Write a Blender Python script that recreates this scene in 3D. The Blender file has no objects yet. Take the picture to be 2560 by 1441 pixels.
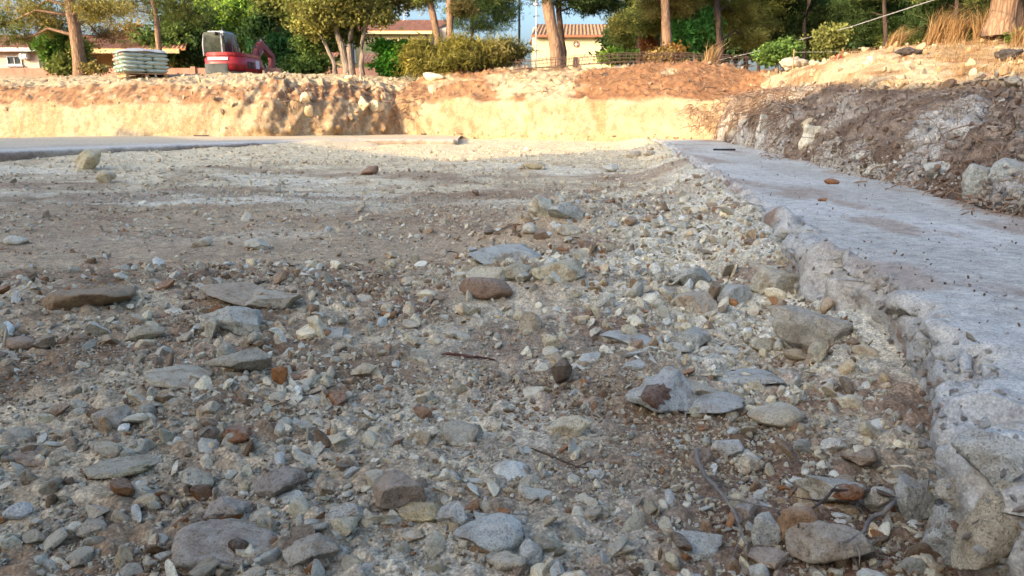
import bpy, bmesh, math, random
import numpy as np
from mathutils import Vector, Matrix, Euler
from mathutils.bvhtree import BVHTree

# ------------------------------------------------------------------ camera, sky, sun, exposure
S = bpy.context.scene
COL = S.collection
FPX = 1850.0                     # focal length in pixels of the 2560 px wide photograph
CAM_H = 0.55                     # eye height above the footing strip (z = 0)
PITCH = math.radians(13.1)
cam_d = bpy.data.cameras.new('camera')
cam = bpy.data.objects.new('camera', cam_d)
COL.objects.link(cam)
cam.location = (0, 0, CAM_H)
cam.rotation_euler = (math.pi / 2 - PITCH, 0, 0)
cam_d.sensor_width = 36.0
cam_d.lens = 36.0 * FPX / 2560.0
cam_d.clip_start = 0.02
cam_d.clip_end = 3000
cam_d.dof.use_dof = True
cam_d.dof.focus_distance = 2.3
cam_d.dof.aperture_fstop = 12.0
S.camera = cam

SUN_AZ = math.radians(52)        # behind the camera, to the left
SUN_EL = math.radians(18)
to_sun = Vector((-math.sin(SUN_AZ) * math.cos(SUN_EL), -math.cos(SUN_AZ) * math.cos(SUN_EL), math.sin(SUN_EL)))
world = bpy.data.worlds.new('World')
S.world = world
world.use_nodes = True
wn = world.node_tree.nodes
sky = wn.new('ShaderNodeTexSky')
sky.sky_type = 'NISHITA'
sky.sun_disc = False
sky.sun_elevation = SUN_EL
sky.sun_rotation = math.atan2(to_sun.x, to_sun.y)
sky.altitude = 100
sky.air_density = 1.0
sky.dust_density = 7.0
sky.ozone_density = 3.6
wn['Background'].inputs['Strength'].default_value = 0.15
world.node_tree.links.new(sky.outputs[0], wn['Background'].inputs[0])
sun_d = bpy.data.lights.new('sun', 'SUN')
sun_d.energy = 2.0
sun_d.angle = math.radians(0.5)
sun_d.color = (1.0, 0.70, 0.38)
sun = bpy.data.objects.new('sun', sun_d)
COL.objects.link(sun)
sun.rotation_euler = to_sun.to_track_quat('Z', 'Y').to_euler()
S.view_settings.view_transform = 'Standard'
S.view_settings.look = 'None'
S.view_settings.gamma = 1
S.view_settings.use_curve_mapping = False
S.view_settings.exposure = 2.0
S.cycles.max_bounces = 5
S.cycles.diffuse_bounces = 3
S.cycles.transmission_bounces = 3
S.cycles.transparent_max_bounces = 6

RNG = np.random.default_rng(11)
random.seed(5)

# ------------------------------------------------------------------ pixel helpers (positions in the photograph -> points in the place)
CP, SP = math.cos(PITCH), math.sin(PITCH)
def ray(px, py):
    u = 720.5 - py
    return Vector((px - 1280.0, FPX * CP + u * SP, -FPX * SP + u * CP))
def at(px, py, Y):
    d = ray(px, py)
    return Vector((d.x / d.y * Y, Y, CAM_H + d.z / d.y * Y))
def px_size(n, Y):               # metres covered by n photograph pixels at distance Y
    return n * Y / FPX

# ------------------------------------------------------------------ numpy noise
def _hash(ix, iy, iz, seed):
    h = (ix.astype(np.uint32) * np.uint32(374761393)) ^ (iy.astype(np.uint32) * np.uint32(668265263)) ^ (iz.astype(np.uint32) * np.uint32(2147483647 - 1274126177 % 2147483647)) ^ np.uint32((seed * 974711 + 12345) & 0xffffffff)
    h = (h ^ (h >> np.uint32(13))) * np.uint32(1274126177)
    h = (h ^ (h >> np.uint32(16))) * np.uint32(2246822519)
    h = h ^ (h >> np.uint32(15))
    return (h & np.uint32(0xffffff)).astype(np.float64) / float(0xffffff)
def vnoise(P, seed=0):
    P = np.asarray(P, float)
    F = np.floor(P); t = P - F; t = t * t * t * (t * (t * 6 - 15) + 10)
    I = F.astype(np.int64) & 0xffffffff
    J = (F.astype(np.int64) + 1) & 0xffffffff
    r = 0
    for dx in (0, 1):
        wx = t[:, 0] if dx else 1 - t[:, 0]
        X = (J if dx else I)[:, 0]
        for dy in (0, 1):
            wy = t[:, 1] if dy else 1 - t[:, 1]
            Yv = (J if dy else I)[:, 1]
            for dz in (0, 1):
                wz = t[:, 2] if dz else 1 - t[:, 2]
                Z = (J if dz else I)[:, 2]
                r = r + wx * wy * wz * _hash(X, Yv, Z, seed)
    return r * 2 - 1
def fbm(P, scale=1.0, octaves=4, seed=0, gain=0.5, lac=2.07):
    P = np.asarray(P, float) * scale
    a, s, tot = 1.0, 0, 0
    for o in range(octaves):
        s = s + a * vnoise(P + 17.31 * o, seed + o)
        tot += a; a *= gain; P = P * lac
    return s / tot
def worley(P, scale=1.0, seed=0, planar=False):
    """F1, F2-F1 and a random value of the nearest cell"""
    P = np.asarray(P, float) * scale
    I = np.floor(P).astype(np.int64)
    f1 = np.full(len(P), 9.0); f2 = np.full(len(P), 9.0); val = np.zeros(len(P))
    for dx in (-1, 0, 1):
        for dy in (-1, 0, 1):
            for dz in ((0,) if planar else (-1, 0, 1)):
                C = I + np.array([dx, dy, dz])
                c = C & 0xffffffff
                hx = _hash(c[:, 0], c[:, 1], c[:, 2], seed + 1)
                hy = _hash(c[:, 0], c[:, 1], c[:, 2], seed + 2)
                hz = _hash(c[:, 0], c[:, 1], c[:, 2], seed + 3)
                D = P - C - np.stack([hx, hy, hz], 1)
                if planar: D[:, 2] = 0
                d = np.sqrt((D * D).sum(1))
                near = d < f1
                f2 = np.where(near, f1, np.minimum(f2, d))
                val = np.where(near, _hash(c[:, 0], c[:, 1], c[:, 2], seed + 4), val)
                f1 = np.where(near, d, f1)
    return f1, f2 - f1, val
def sstep(a, b, x):
    t = np.clip((x - a) / (b - a), 0, 1)
    return t * t * (3 - 2 * t)
def mixc(c0, c1, t):
    t = np.clip(np.asarray(t), 0, 1)[:, None]
    return np.asarray(c0) * (1 - t) + np.asarray(c1) * t

# ------------------------------------------------------------------ object helpers
def tag(o, label=None, cat=None, group=None, kind=None):
    if label: o['label'] = label
    if cat: o['category'] = cat
    if group: o['group'] = group
    if kind: o['kind'] = kind
    return o
def link(name, me, mat=None, parent=None):
    o = bpy.data.objects.new(name, me)
    COL.objects.link(o)
    if mat is not None and me is not None and not me.materials: me.materials.append(mat)
    if parent is not None: o.parent = parent
    return o
def empty(name, loc, rz=0, label=None, cat=None, group=None):
    o = bpy.data.objects.new(name, None)
    COL.objects.link(o)
    o.location = loc; o.rotation_euler = (0, 0, rz)
    return tag(o, label, cat, group)
def copy_tree(o, parent=None):
    c = o.copy(); COL.objects.link(c); c.parent = parent
    for ch in [k for k in list(COL.objects) if k.parent == o]: copy_tree(ch, c)
    return c
def mesh_np(name, V, F, cols=None, smooth=True):
    """F: int array (n,3) or (n,4)"""
    V = np.asarray(V, np.float32); F = np.asarray(F, np.int32)
    me = bpy.data.meshes.new(name)
    k = F.shape[1]
    me.vertices.add(len(V)); me.vertices.foreach_set('co', V.ravel())
    me.loops.add(F.size); me.loops.foreach_set('vertex_index', F.ravel())
    me.polygons.add(len(F))
    me.polygons.foreach_set('loop_start', np.arange(0, F.size, k, dtype=np.int32))
    me.polygons.foreach_set('loop_total', np.full(len(F), k, np.int32))
    if cols is not None:
        a = me.attributes.new('col', 'FLOAT_COLOR', 'POINT')
        c = np.ones((len(V), 4), np.float32); c[:, :3] = np.clip(cols, 0, 1)
        a.data.foreach_set('color', c.ravel())
    me.update(calc_edges=True)
    me.polygons.foreach_set('use_smooth', np.full(len(F), smooth, bool))
    return me
def grid_faces(nu, nv):
    i = np.arange(nu - 1)[:, None] * nv + np.arange(nv - 1)[None, :]
    i = i.ravel()
    return np.stack([i, i + nv, i + nv + 1, i + 1], 1)

class MB:
    """collects boxes, prisms and tubes, and links them as ONE mesh object"""
    def __init__(s): s.v = []; s.f = []
    def add(s, vs, fs):
        n = len(s.v); s.v += [tuple(v) for v in vs]; s.f += [[n + i for i in f] for f in fs]; return s
    def box(s, c, d, rot=None, taper=1.0):
        vs = []
        for z in (-.5, .5):
            k = taper if z > 0 else 1
            for x, y in ((-.5, -.5), (.5, -.5), (.5, .5), (-.5, .5)):
                p = Vector((x * d[0] * k, y * d[1] * k, z * d[2]))
                if rot is not None: p = rot @ p
                vs.append(p + Vector(c))
        return s.add(vs, [(3, 2, 1, 0), (4, 5, 6, 7), (0, 1, 5, 4), (1, 2, 6, 5), (2, 3, 7, 6), (3, 0, 4, 7)])
    def prism(s, pts, a, b, axis='y'):
        """outline pts (2D) extruded from a to b along axis; outline in the two other axes, in order"""
        n = len(pts); vs = []
        for t in (a, b):
            for p, q in pts:
                vs.append((p, t, q) if axis == 'y' else (t, p, q) if axis == 'x' else (p, q, t))
        fs = [list(range(n))[::-1], [n + i for i in range(n)]]
        for i in range(n): fs.append((i, (i + 1) % n, n + (i + 1) % n, n + i))
        return s.add(vs, fs)
    def tube(s, pts, rad, n=6, cap=True):
        pts = [Vector(p) for p in pts]
        if not hasattr(rad, '__len__'): rad = [rad] * len(pts)
        vs = []; fs = []
        for i, p in enumerate(pts):
            t = (pts[min(i + 1, len(pts) - 1)] - pts[max(i - 1, 0)]).normalized()
            a = t.orthogonal() if abs(t.z) > .99 else t.cross(Vector((0, 0, 1))).normalized()
            a.normalize(); b = t.cross(a)
            for k in range(n):
                w = 2 * math.pi * k / n
                vs.append(p + (a * math.cos(w) + b * math.sin(w)) * rad[i])
        for i in range(len(pts) - 1):
            for k in range(n):
                fs.append((i * n + k, i * n + (k + 1) % n, (i + 1) * n + (k + 1) % n, (i + 1) * n + k))
        if cap:
            fs.append(tuple(range(n))[::-1]); fs.append(tuple((len(pts) - 1) * n + k for k in range(n)))
        return s.add(vs, fs)
    def mesh(s, name, bevel=0, smooth=False, segs=2):
        me = bpy.data.meshes.new(name)
        me.from_pydata(s.v, [], s.f); me.update()
        bm = bmesh.new(); bm.from_mesh(me)
        bmesh.ops.recalc_face_normals(bm, faces=bm.faces)
        if bevel:
            es = [e for e in bm.edges if len(e.link_faces) == 2 and e.calc_face_angle(0) > .5]
            bmesh.ops.bevel(bm, geom=es, offset=bevel, segments=segs, affect='EDGES', clamp_overlap=True)
        bm.to_mesh(me); bm.free()
        if smooth:
            me.polygons.foreach_set('use_smooth', np.ones(len(me.polygons), bool))
        me.update()
        return me
    def build(s, name, mat, parent=None, bevel=0, smooth=False):
        return link(name, s.mesh(name, bevel, smooth), mat, parent)

# ------------------------------------------------------------------ materials
def new_mat(name, rough=0.9, spec=0.2):
    m = bpy.data.materials.new(name); m.use_nodes = True
    b = m.node_tree.nodes['Principled BSDF']
    b.inputs['Roughness'].default_value = rough
    b.inputs['Specular IOR Level'].default_value = spec
    return m, m.node_tree, b
def N(nt, typ, **kw):
    n = nt.nodes.new(typ)
    for k, v in kw.items():
        if k in ('ins',):
            for a, b in v.items(): n.inputs[a].default_value = b
        else: setattr(n, k, v)
    return n
def ramp(nt, fac, stops):
    r = nt.nodes.new('ShaderNodeValToRGB')
    e = r.color_ramp.elements
    while len(e) < len(stops): e.new(0.5)
    for k, (p, c) in zip(e, stops):
        k.position = p; k.color = (*c, 1) if len(c) == 3 else c
    nt.links.new(fac, r.inputs[0])
    return r.outputs[0]
def noise_node(nt, coord, scale, detail=4, rough=.55, w=None):
    n = nt.nodes.new('ShaderNodeTexNoise')
    n.inputs['Scale'].default_value = scale; n.inputs['Detail'].default_value = detail; n.inputs['Roughness'].default_value = rough
    nt.links.new(coord, n.inputs['Vector'])
    return n.outputs[0]
def mul(nt, a, b, fac=1.0, mode='MULTIPLY'):
    m = nt.nodes.new('ShaderNodeMix'); m.data_type = 'RGBA'; m.blend_type = mode
    m.inputs[0].default_value = fac
    for s_, i in ((a, 6), (b, 7)):
        if isinstance(s_, tuple): m.inputs[i].default_value = (*s_, 1)
        else: nt.links.new(s_, m.inputs[i])
    return m.outputs[2]
def mixf(nt, a, b, fac):
    m = nt.nodes.new('ShaderNodeMix'); m.data_type = 'RGBA'
    nt.links.new(fac, m.inputs[0])
    for s_, i in ((a, 6), (b, 7)):
        if isinstance(s_, tuple): m.inputs[i].default_value = (*s_, 1)
        else: nt.links.new(s_, m.inputs[i])
    return m.outputs[2]
def bump(nt, bsdf, h, strength, dist, prev=None):
    b = nt.nodes.new('ShaderNodeBump')
    b.inputs['Strength'].default_value = strength; b.inputs['Distance'].default_value = dist
    nt.links.new(h, b.inputs['Height'])
    if prev is not None: nt.links.new(prev, b.inputs['Normal'])
    nt.links.new(b.outputs[0], bsdf.inputs['Normal'])
    return b.outputs[0]

def ground_material(name, fine=1.0, grit=0.5):
    """vertex colour (the colour of the earth itself) with grain, grit and relief"""
    m, nt, b = new_mat(name, .95, .12)
    tc = nt.nodes.new('ShaderNodeTexCoord').outputs['Object']
    a = N(nt, 'ShaderNodeAttribute', attribute_name='col').outputs['Color']
    n1 = noise_node(nt, tc, 9 * fine, 6, .65)
    c = mul(nt, a, ramp(nt, n1, [(.25, (.62, .6, .58)), (.5, (1, 1, 1)), (.75, (1.3, 1.28, 1.22))]), 1)
    n2 = noise_node(nt, tc, 70 * fine, 4, .7)
    c = mul(nt, c, ramp(nt, n2, [(.3, (.6, .58, .56)), (.52, (1, 1, 1)), (.72, (1.35, 1.33, 1.28))]), grit)
    v = N(nt, 'ShaderNodeTexVoronoi', ins={'Scale': 55 * fine}); nt.links.new(tc, v.inputs['Vector'])
    vs = ramp(nt, v.outputs['Color'], [(0, (.55, .52, .5)), (.5, (1, 1, 1)), (1, (1.35, 1.3, 1.22))])
    c = mul(nt, c, vs, grit * .8)
    v2 = N(nt, 'ShaderNodeTexVoronoi', ins={'Scale': 150 * fine}); nt.links.new(tc, v2.inputs['Vector'])
    c = mul(nt, c, ramp(nt, v2.outputs['Color'], [(0, (.5, .47, .44)), (.5, (1, 1, 1)), (1, (1.45, 1.4, 1.32))]), grit)
    c = mul(nt, c, ramp(nt, v2.outputs['Distance'], [(.35, (1.1, 1.1, 1.1)), (.75, (.55, .52, .5))]), grit * .8)
    nt.links.new(c, b.inputs['Base Color'])
    p = bump(nt, b, n1, .5, .03 / fine)
    p = bump(nt, b, v2.outputs['Distance'], -.6 * grit, .006 / fine, p)
    p = bump(nt, b, v.outputs['Distance'], -.6 * grit, .014 / fine, p)
    bump(nt, b, n2, .6, .006 / fine, p)
    return m

def rock_material(name, source, scale=1.0, relief=1.0):
    m, nt, b = new_mat(name, .93, .15)
    tc = nt.nodes.new('ShaderNodeTexCoord').outputs['Object']
    if source == 'object':
        oi = nt.nodes.new('ShaderNodeObjectInfo')
        a = oi.outputs['Color']; rnd = oi.outputs['Random']
    elif source == 'instancer':
        a = N(nt, 'ShaderNodeAttribute', attribute_name='col', attribute_type='INSTANCER').outputs['Color']
        rnd = nt.nodes.new('ShaderNodeObjectInfo').outputs['Random']
    else:
        a = N(nt, 'ShaderNodeAttribute', attribute_name='col').outputs['Color']
        rnd = nt.nodes.new('ShaderNodeObjectInfo').outputs['Random']
    ad = N(nt, 'ShaderNodeVectorMath', operation='MULTIPLY_ADD')
    cx = nt.nodes.new('ShaderNodeCombineXYZ')
    for i in range(3): nt.links.new(rnd, cx.inputs[i])
    nt.links.new(cx.outputs[0], ad.inputs[0]); ad.inputs[1].default_value = (37, 53, 71); nt.links.new(tc, ad.inputs[2])
    co = ad.outputs[0]
    n1 = noise_node(nt, co, 2.2 * scale, 6, .62)
    n2 = noise_node(nt, co, 9 * scale, 5, .7)
    n3 = noise_node(nt, co, 38 * scale, 3, .7)
    # stain of soil in patches
    c = mixf(nt, a, mul(nt, a, (.62, .5, .4)), ramp(nt, n1, [(.5, (0, 0, 0)), (.68, (.9, .9, .9))]))
    c = mul(nt, c, ramp(nt, n2, [(.3, (.52, .49, .45)), (.46, (.95, .95, .95)), (.72, (1.25, 1.23, 1.18))]), 1)
    c = mul(nt, c, ramp(nt, n3, [(.32, (.42, .40, .37)), (.47, (.95, .95, .95)), (.6, (1.08, 1.08, 1.08)), (.75, (1.35, 1.33, 1.28))]), .9)
    # pale dust that has settled on the upper sides
    ge = nt.nodes.new('ShaderNodeNewGeometry'); sx = nt.nodes.new('ShaderNodeSeparateXYZ'); nt.links.new(ge.outputs['Normal'], sx.inputs[0])
    up = N(nt, 'ShaderNodeMath', operation='MULTIPLY'); nt.links.new(ramp(nt, sx.outputs['Z'], [(.35, (0, 0, 0)), (.95, (.42, .42, .42))]), up.inputs[0])
    nt.links.new(ramp(nt, n2, [(.35, (0, 0, 0)), (.6, (1, 1, 1))]), up.inputs[1])
    c = mixf(nt, c, (.42, .375, .31), up.outputs[0])
    nt.links.new(c, b.inputs['Base Color'])
    p = bump(nt, b, n1, .55, .2 / scale * relief)
    p = bump(nt, b, n2, .95, .10 / scale * relief, p)
    bump(nt, b, n3, .95, .034 / scale * relief, p)
    return m

def simple_mat(name, col, rough=.7, var=.15, scale=6, bmp=0, metal=0, spec=.3, alpha=None):
    m, nt, b = new_mat(name, rough, spec)
    b.inputs['Metallic'].default_value = metal
    tc = nt.nodes.new('ShaderNodeTexCoord').outputs['Object']
    n = noise_node(nt, tc, scale, 5, .65)
    c = mul(nt, tuple(col), ramp(nt, n, [(.25, (1 - var * 1.6,) * 3), (.5, (1, 1, 1)), (.75, (1 + var,) * 3)]))
    nt.links.new(c, b.inputs['Base Color'])
    if bmp: bump(nt, b, noise_node(nt, tc, scale * 6, 4), bmp, .01)
    return m
def leaf_material(name):
    m = bpy.data.materials.new(name); m.use_nodes = True; nt = m.node_tree
    nt.nodes.remove(nt.nodes['Principled BSDF'])
    a = N(nt, 'ShaderNodeAttribute', attribute_name='col').outputs['Color']
    d = nt.nodes.new('ShaderNodeBsdfDiffuse'); t = nt.nodes.new('ShaderNodeBsdfTranslucent'); x = nt.nodes.new('ShaderNodeMixShader')
    nt.links.new(a, d.inputs[0]); nt.links.new(mul(nt, a, (1.3, 1.25, .7)), t.inputs[0])
    x.inputs[0].default_value = .35
    nt.links.new(d.outputs[0], x.inputs[1]); nt.links.new(t.outputs[0], x.inputs[2])
    nt.links.new(x.outputs[0], nt.nodes['Material Output'].inputs[0])
    return m
def bark_material(name, col, col2):
    m, nt, b = new_mat(name, .95, .1)
    tc = nt.nodes.new('ShaderNodeTexCoord').outputs['Object']
    mp = N(nt, 'ShaderNodeMapping'); mp.inputs['Scale'].default_value = (1, 1, .16); nt.links.new(tc, mp.inputs[0])
    v = N(nt, 'ShaderNodeTexVoronoi', feature='DISTANCE_TO_EDGE', ins={'Scale': 17}); nt.links.new(mp.outputs[0], v.inputs['Vector'])
    n = noise_node(nt, mp.outputs[0], 7, 6, .7)
    c = mixf(nt, col, col2, ramp(nt, n, [(.35, (0, 0, 0)), (.65, (1, 1, 1))]))
    c = mul(nt, c, ramp(nt, v.outputs['Distance'], [(0, (.55, .5, .47)), (.2, (1, 1, 1))]), .8)
    nt.links.new(c, b.inputs['Base Color'])
    p = bump(nt, b, v.outputs['Distance'], .8, .05)
    bump(nt, b, n, .5, .03, p)
    return m

M = {}
M['floor'] = ground_material('pit_floor_earth', 1.0, .75)
M['strip'] = ground_material('crushed_chalk_strip', 1.5, .42)
M['bank'] = ground_material('bank_earth', .9, .8)
M['wall'] = ground_material('cut_chalk', .45, .35)
M['gravel'] = rock_material('rubble_stone', 'instancer', 1.0, .035)
M['rock'] = rock_material('loose_rock', 'object', 1.0, .08)
M['hero'] = rock_material('rock_surface', 'object', 7.0)
M['leaf'] = leaf_material('foliage')
M['bark'] = bark_material('pine_bark', (.34, .22, .14), (.22, .145, .10))
M['bark_dark'] = bark_material('dark_bark', (.10, .07, .055), (.06, .045, .038))
M['bark_grey'] = bark_material('grey_bark', (.30, .25, .20), (.22, .18, .15))

# ------------------------------------------------------------------ terrain
EDGE = np.array([(.48, -2.0), (.58, .3), (.70, .7), (.78, .95), (.84, 1.15), (.90, 1.32), (.95, 1.46), (1.02, 1.69), (1.18, 2.26), (1.36, 3.7), (1.62, 5.2), (1.98, 7.5), (2.50, 11.1), (3.05, 15.0), (3.3, 17.2), (3.5, 24)])
def edge_x(Y): return np.interp(Y, EDGE[:, 1], EDGE[:, 0])
def P3(X, Y, Z=0.0): return np.stack([X, Y, np.zeros_like(X) + Z], 1)
MOUNDS = [(.33, 4.9, .26, .46), (.75, 5.5, .20, .5), (1.05, 4.7, .15, .5), (1.3, 6.4, .10, .6), (1.0, 4.0, .08, .4), (.1, 3.75, .09, .42), (.55, 3.3, .06, .4), (-1.9, 3.3, .10, .6), (-1.1, 3.0, .05, .4), (-.9, 2.0, .03, .4), (1.6, 8.2, .08, .7), (.2, 11.5, .05, .9), (-1.5, 10.0, .05, .9), (-4.5, 10.5, .08, 1.0), (.45, 2.3, .05, .3), (-2.6, 7.2, .05, .8), (-.35, 1.1, .03, .3)]
def floor_base(X, Y):
    z = -.285 + .15 * sstep(9, 17, Y) + .05 * sstep(16, 21, Y)
    d = edge_x(Y) - X                                     # distance left of the strip's edge
    for mx, my, h, r in MOUNDS: z = z + h * np.exp(-((X - mx) ** 2 + (Y - my) ** 2) / r ** 2)
    P = P3(X, Y)
    n = fbm(P, 1.1, 3, 21)
    w = .34 + .22 * n + .10 * sstep(4, 9, Y)
    far = 1 - .45 * sstep(9, 15, Y)
    z = z + (.145 + .065 * sstep(3.6, 5.0, Y) + .10 * n) * far * (.22 + .78 * sstep(1.4, 2.7, Y)) * np.exp(-(np.maximum(d, 0) / np.maximum(w, .12)) ** 2)
    dl = np.hypot(X + 8.3, Y - 12.0) * 0 + ((X + 8.3) * 5.6 - (Y - 12.0) * 3.9) / 6.824      # distance in front of the left strip
    z = z + (.085 + .05 * n) * np.exp(-(dl / .8) ** 2) * (X < -3.2)
    return z, d
def floor_height(X, Y):
    z, d = floor_base(X, Y)
    P = P3(X, Y)
    smooth = smooth_mask(X, Y)
    z = z + .035 * fbm(P, .9, 3, 5) + (.026 - .016 * smooth) * fbm(P, 3.2, 4, 6) + (.010 - .006 * smooth) * fbm(P, 14, 3, 7)
    return np.where(d < -.05, np.minimum(z, -.12), z)
def smooth_mask(X, Y):
    """the compacted pinkish earth and the pale rolled patches"""
    P = P3(X, Y)
    n = .5 * fbm(P, .8, 3, 31)
    a = sstep(3.7, 4.5, Y + n + .10 * X) * (1 - .62 * sstep(4.9, 5.9, Y + n)) * (1 - sstep(-.5, .5, X - .1 * Y + n)) * (1 - sstep(7.0, 8.5, Y))
    b = sstep(.05, .35, fbm(P3(X, Y) * np.array([.6, 1, 1]), .7, 3, 32)) * .8 * sstep(6, 8, Y)
    c = np.exp(-((X - .25) / .42) ** 2 - ((Y - 1.65) / .28) ** 2) * .9
    return np.clip(a + b + c, 0, 1)
PINK, BROWN, TAN, GREY, CREAM, CHALK = (.36, .275, .185), (.20, .138, .088), (.39, .32, .225), (.46, .42, .335), (.56, .495, .365), (.58, .545, .45)
def floor_colour(X, Y, Z=None):
    P = P3(X, Y)
    n1 = fbm(P, .7, 4, 41); n2 = fbm(P, 2.6, 4, 42); n3 = fbm(P, 7, 3, 43)
    d = edge_x(Y) - X
    sm = smooth_mask(X, Y)
    c = mixc(BROWN, TAN, sstep(-.45, .45, n2 + .4 * n3))
    leftnear = (1 - sstep(3.2, 4.6, Y + .5 * n1)) * sstep(.5, 1.4, d + .4 * n1)
    c = mixc(c, GREY, sstep(-.15, .5, n1 + .5 * n2 + .35 * sstep(-1.4, .6, X) - .12) * (1 - .75 * leftnear))
    pink = sstep(3.5, 4.4, Y + .4 * n1) * (1 - sstep(6.6, 8.0, Y + n1)) * (1 - sstep(-.4, .5, X - .09 * Y + .4 * n1))
    c = mixc(c, PINK, pink * .9)
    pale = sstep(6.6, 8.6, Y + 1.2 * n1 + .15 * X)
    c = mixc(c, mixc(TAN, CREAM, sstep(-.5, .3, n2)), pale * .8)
    c = mixc(c, mixc(GREY, CHALK, sstep(-.3, .3, n2)), np.exp(-(np.maximum(d, 0) / (.95 + .35 * n1)) ** 2) * .95 * sstep(1.5, 2.4, Y + .5 * n2))
    c = mixc(c, CHALK, sstep(.08, .3, fbm(P * np.array([.5, 1, 1]), .8, 4, 47)) * .75 * sstep(4.5, 6.5, Y))
    c = mixc(c, (.24, .165, .11), sstep(.10, .32, fbm(P * np.array([.5, 1, 1]), 1.0, 5, 48)) * .7 * sstep(4.5, 6.5, Y) * (1 - sstep(10.5, 13, Y)))
    pocket = np.exp(-((X - .62) / .30) ** 2 - ((Y - 1.32) / .34) ** 2)
    c = mixc(c, (.13, .08, .055), np.clip(pocket * 1.2 + .4 * n3 * pocket, 0, .92))
    rust = sstep(.18, .42, fbm(P, 2.1, 4, 45)) * (.6 - .45 * sm)
    c = mixc(c, (.19, .105, .065), rust * (1 - .6 * sstep(5, 8, Y)))
    c = mixc(c, (.60, .52, .37), sstep(10, 14.5, Y) * .85)  # far floor made paler: extra brightness of the grazing sun put into the colour
    return c * np.array([1.15, 1.125, 1.06])

nr, na = 520, 560
rr = np.exp(np.linspace(math.log(.28), math.log(31), nr)); aa = np.radians(np.linspace(-62, 52, na))
Rg, Ag = np.meshgrid(rr, aa, indexing='ij')
X, Y = (Rg * np.sin(Ag)).ravel(), (Rg * np.cos(Ag)).ravel()
Z = floor_height(X, Y)
f1, fe, val = worley(P3(X, Y), 26, 3, True)
g1, ge, gal = worley(P3(X, Y), 11, 9, True)
sm = smooth_mask(X, Y)
peb = np.clip(.5 - f1, 0, 1) * .022 * (val > .35) * (1 - .75 * sm) * (1 - sstep(5, 8, Y)) + np.clip(.45 - g1, 0, 1) * .05 * (gal > .62) * (1 - .8 * sm) * (1 - .6 * sstep(6, 10, Y))
fc = floor_colour(X, Y)
fc = fc * (1 + (.5 * (val - .5) * (peb > .001)))[:, None]
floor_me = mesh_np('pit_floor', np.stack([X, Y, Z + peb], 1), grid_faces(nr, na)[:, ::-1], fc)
pit_floor = tag(link('pit_floor', floor_me, M['floor']), kind='structure')

# --- ribbons of terrain: a base line in plan, a profile (offset outwards, height), relief along the surface normal
def ribbon(base, us, prof, nv, side, relief, colour, vpow=1.0, z_of_u=None, flat=None):
    base = np.array(base, float)
    seg = np.sqrt((np.diff(base, axis=0) ** 2).sum(1)); L = np.concatenate([[0], np.cumsum(seg)])
    us = np.asarray(us) * L[-1]
    bx, by = np.interp(us, L, base[:, 0]), np.interp(us, L, base[:, 1])
    e = .35 if len(base) != 6 or base[0, 0] > -20 else .9
    tx = np.interp(us + e, L, base[:, 0]) - np.interp(us - e, L, base[:, 0]); ty = np.interp(us + e, L, base[:, 1]) - np.interp(us - e, L, base[:, 1])
    l = np.hypot(tx, ty) + 1e-9; tx, ty = tx / l, ty / l
    nx, ny = (ty, -tx) if side > 0 else (-ty, tx)
    prof = np.array(prof, float)
    pl = np.concatenate([[0], np.cumsum(np.sqrt((np.diff(prof, axis=0) ** 2).sum(1)))])
    vs = np.linspace(0, 1, nv) ** vpow * pl[-1]
    off, zz = np.interp(vs, pl, prof[:, 0]), np.interp(vs, pl, prof[:, 1])
    k = np.hanning(7); k /= k.sum()
    po, pz = np.pad(off, 3, 'edge'), np.pad(zz, 3, 'edge')
    off, zz = np.convolve(po, k, 'valid'), np.convolve(pz, k, 'valid')
    dO, dZ = np.gradient(off), np.gradient(zz); ll = np.hypot(dO, dZ) + 1e-9
    no, nz = -dZ / ll, dO / ll                            # profile normal: towards the pit and up
    U = np.repeat(us, nv); OFF = np.tile(off, len(us)); ZZ = np.tile(zz, len(us))
    BX, BY, NX, NY = (np.repeat(a, nv) for a in (bx, by, nx, ny))
    NO, NZ = np.tile(no, len(us)), np.tile(nz, len(us))
    if z_of_u is not None: ZZ = z_of_u(U, OFF, ZZ)
    P = np.stack([BX + NX * OFF, BY + NY * OFF, ZZ], 1)
    nrm = np.stack([NX * NO, NY * NO, NZ], 1)
    ds = relief(P, U, OFF, ZZ)
    if isinstance(ds, tuple): ds, sideways = ds; P[:, 0] += NX * sideways; P[:, 1] += NY * sideways
    P = P + nrm * ds[:, None]
    F = grid_faces(len(us), nv)
    if side < 0: F = F[:, ::-1]
    return P, F, colour(P, U, OFF, ZZ, ds), nrm

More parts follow.
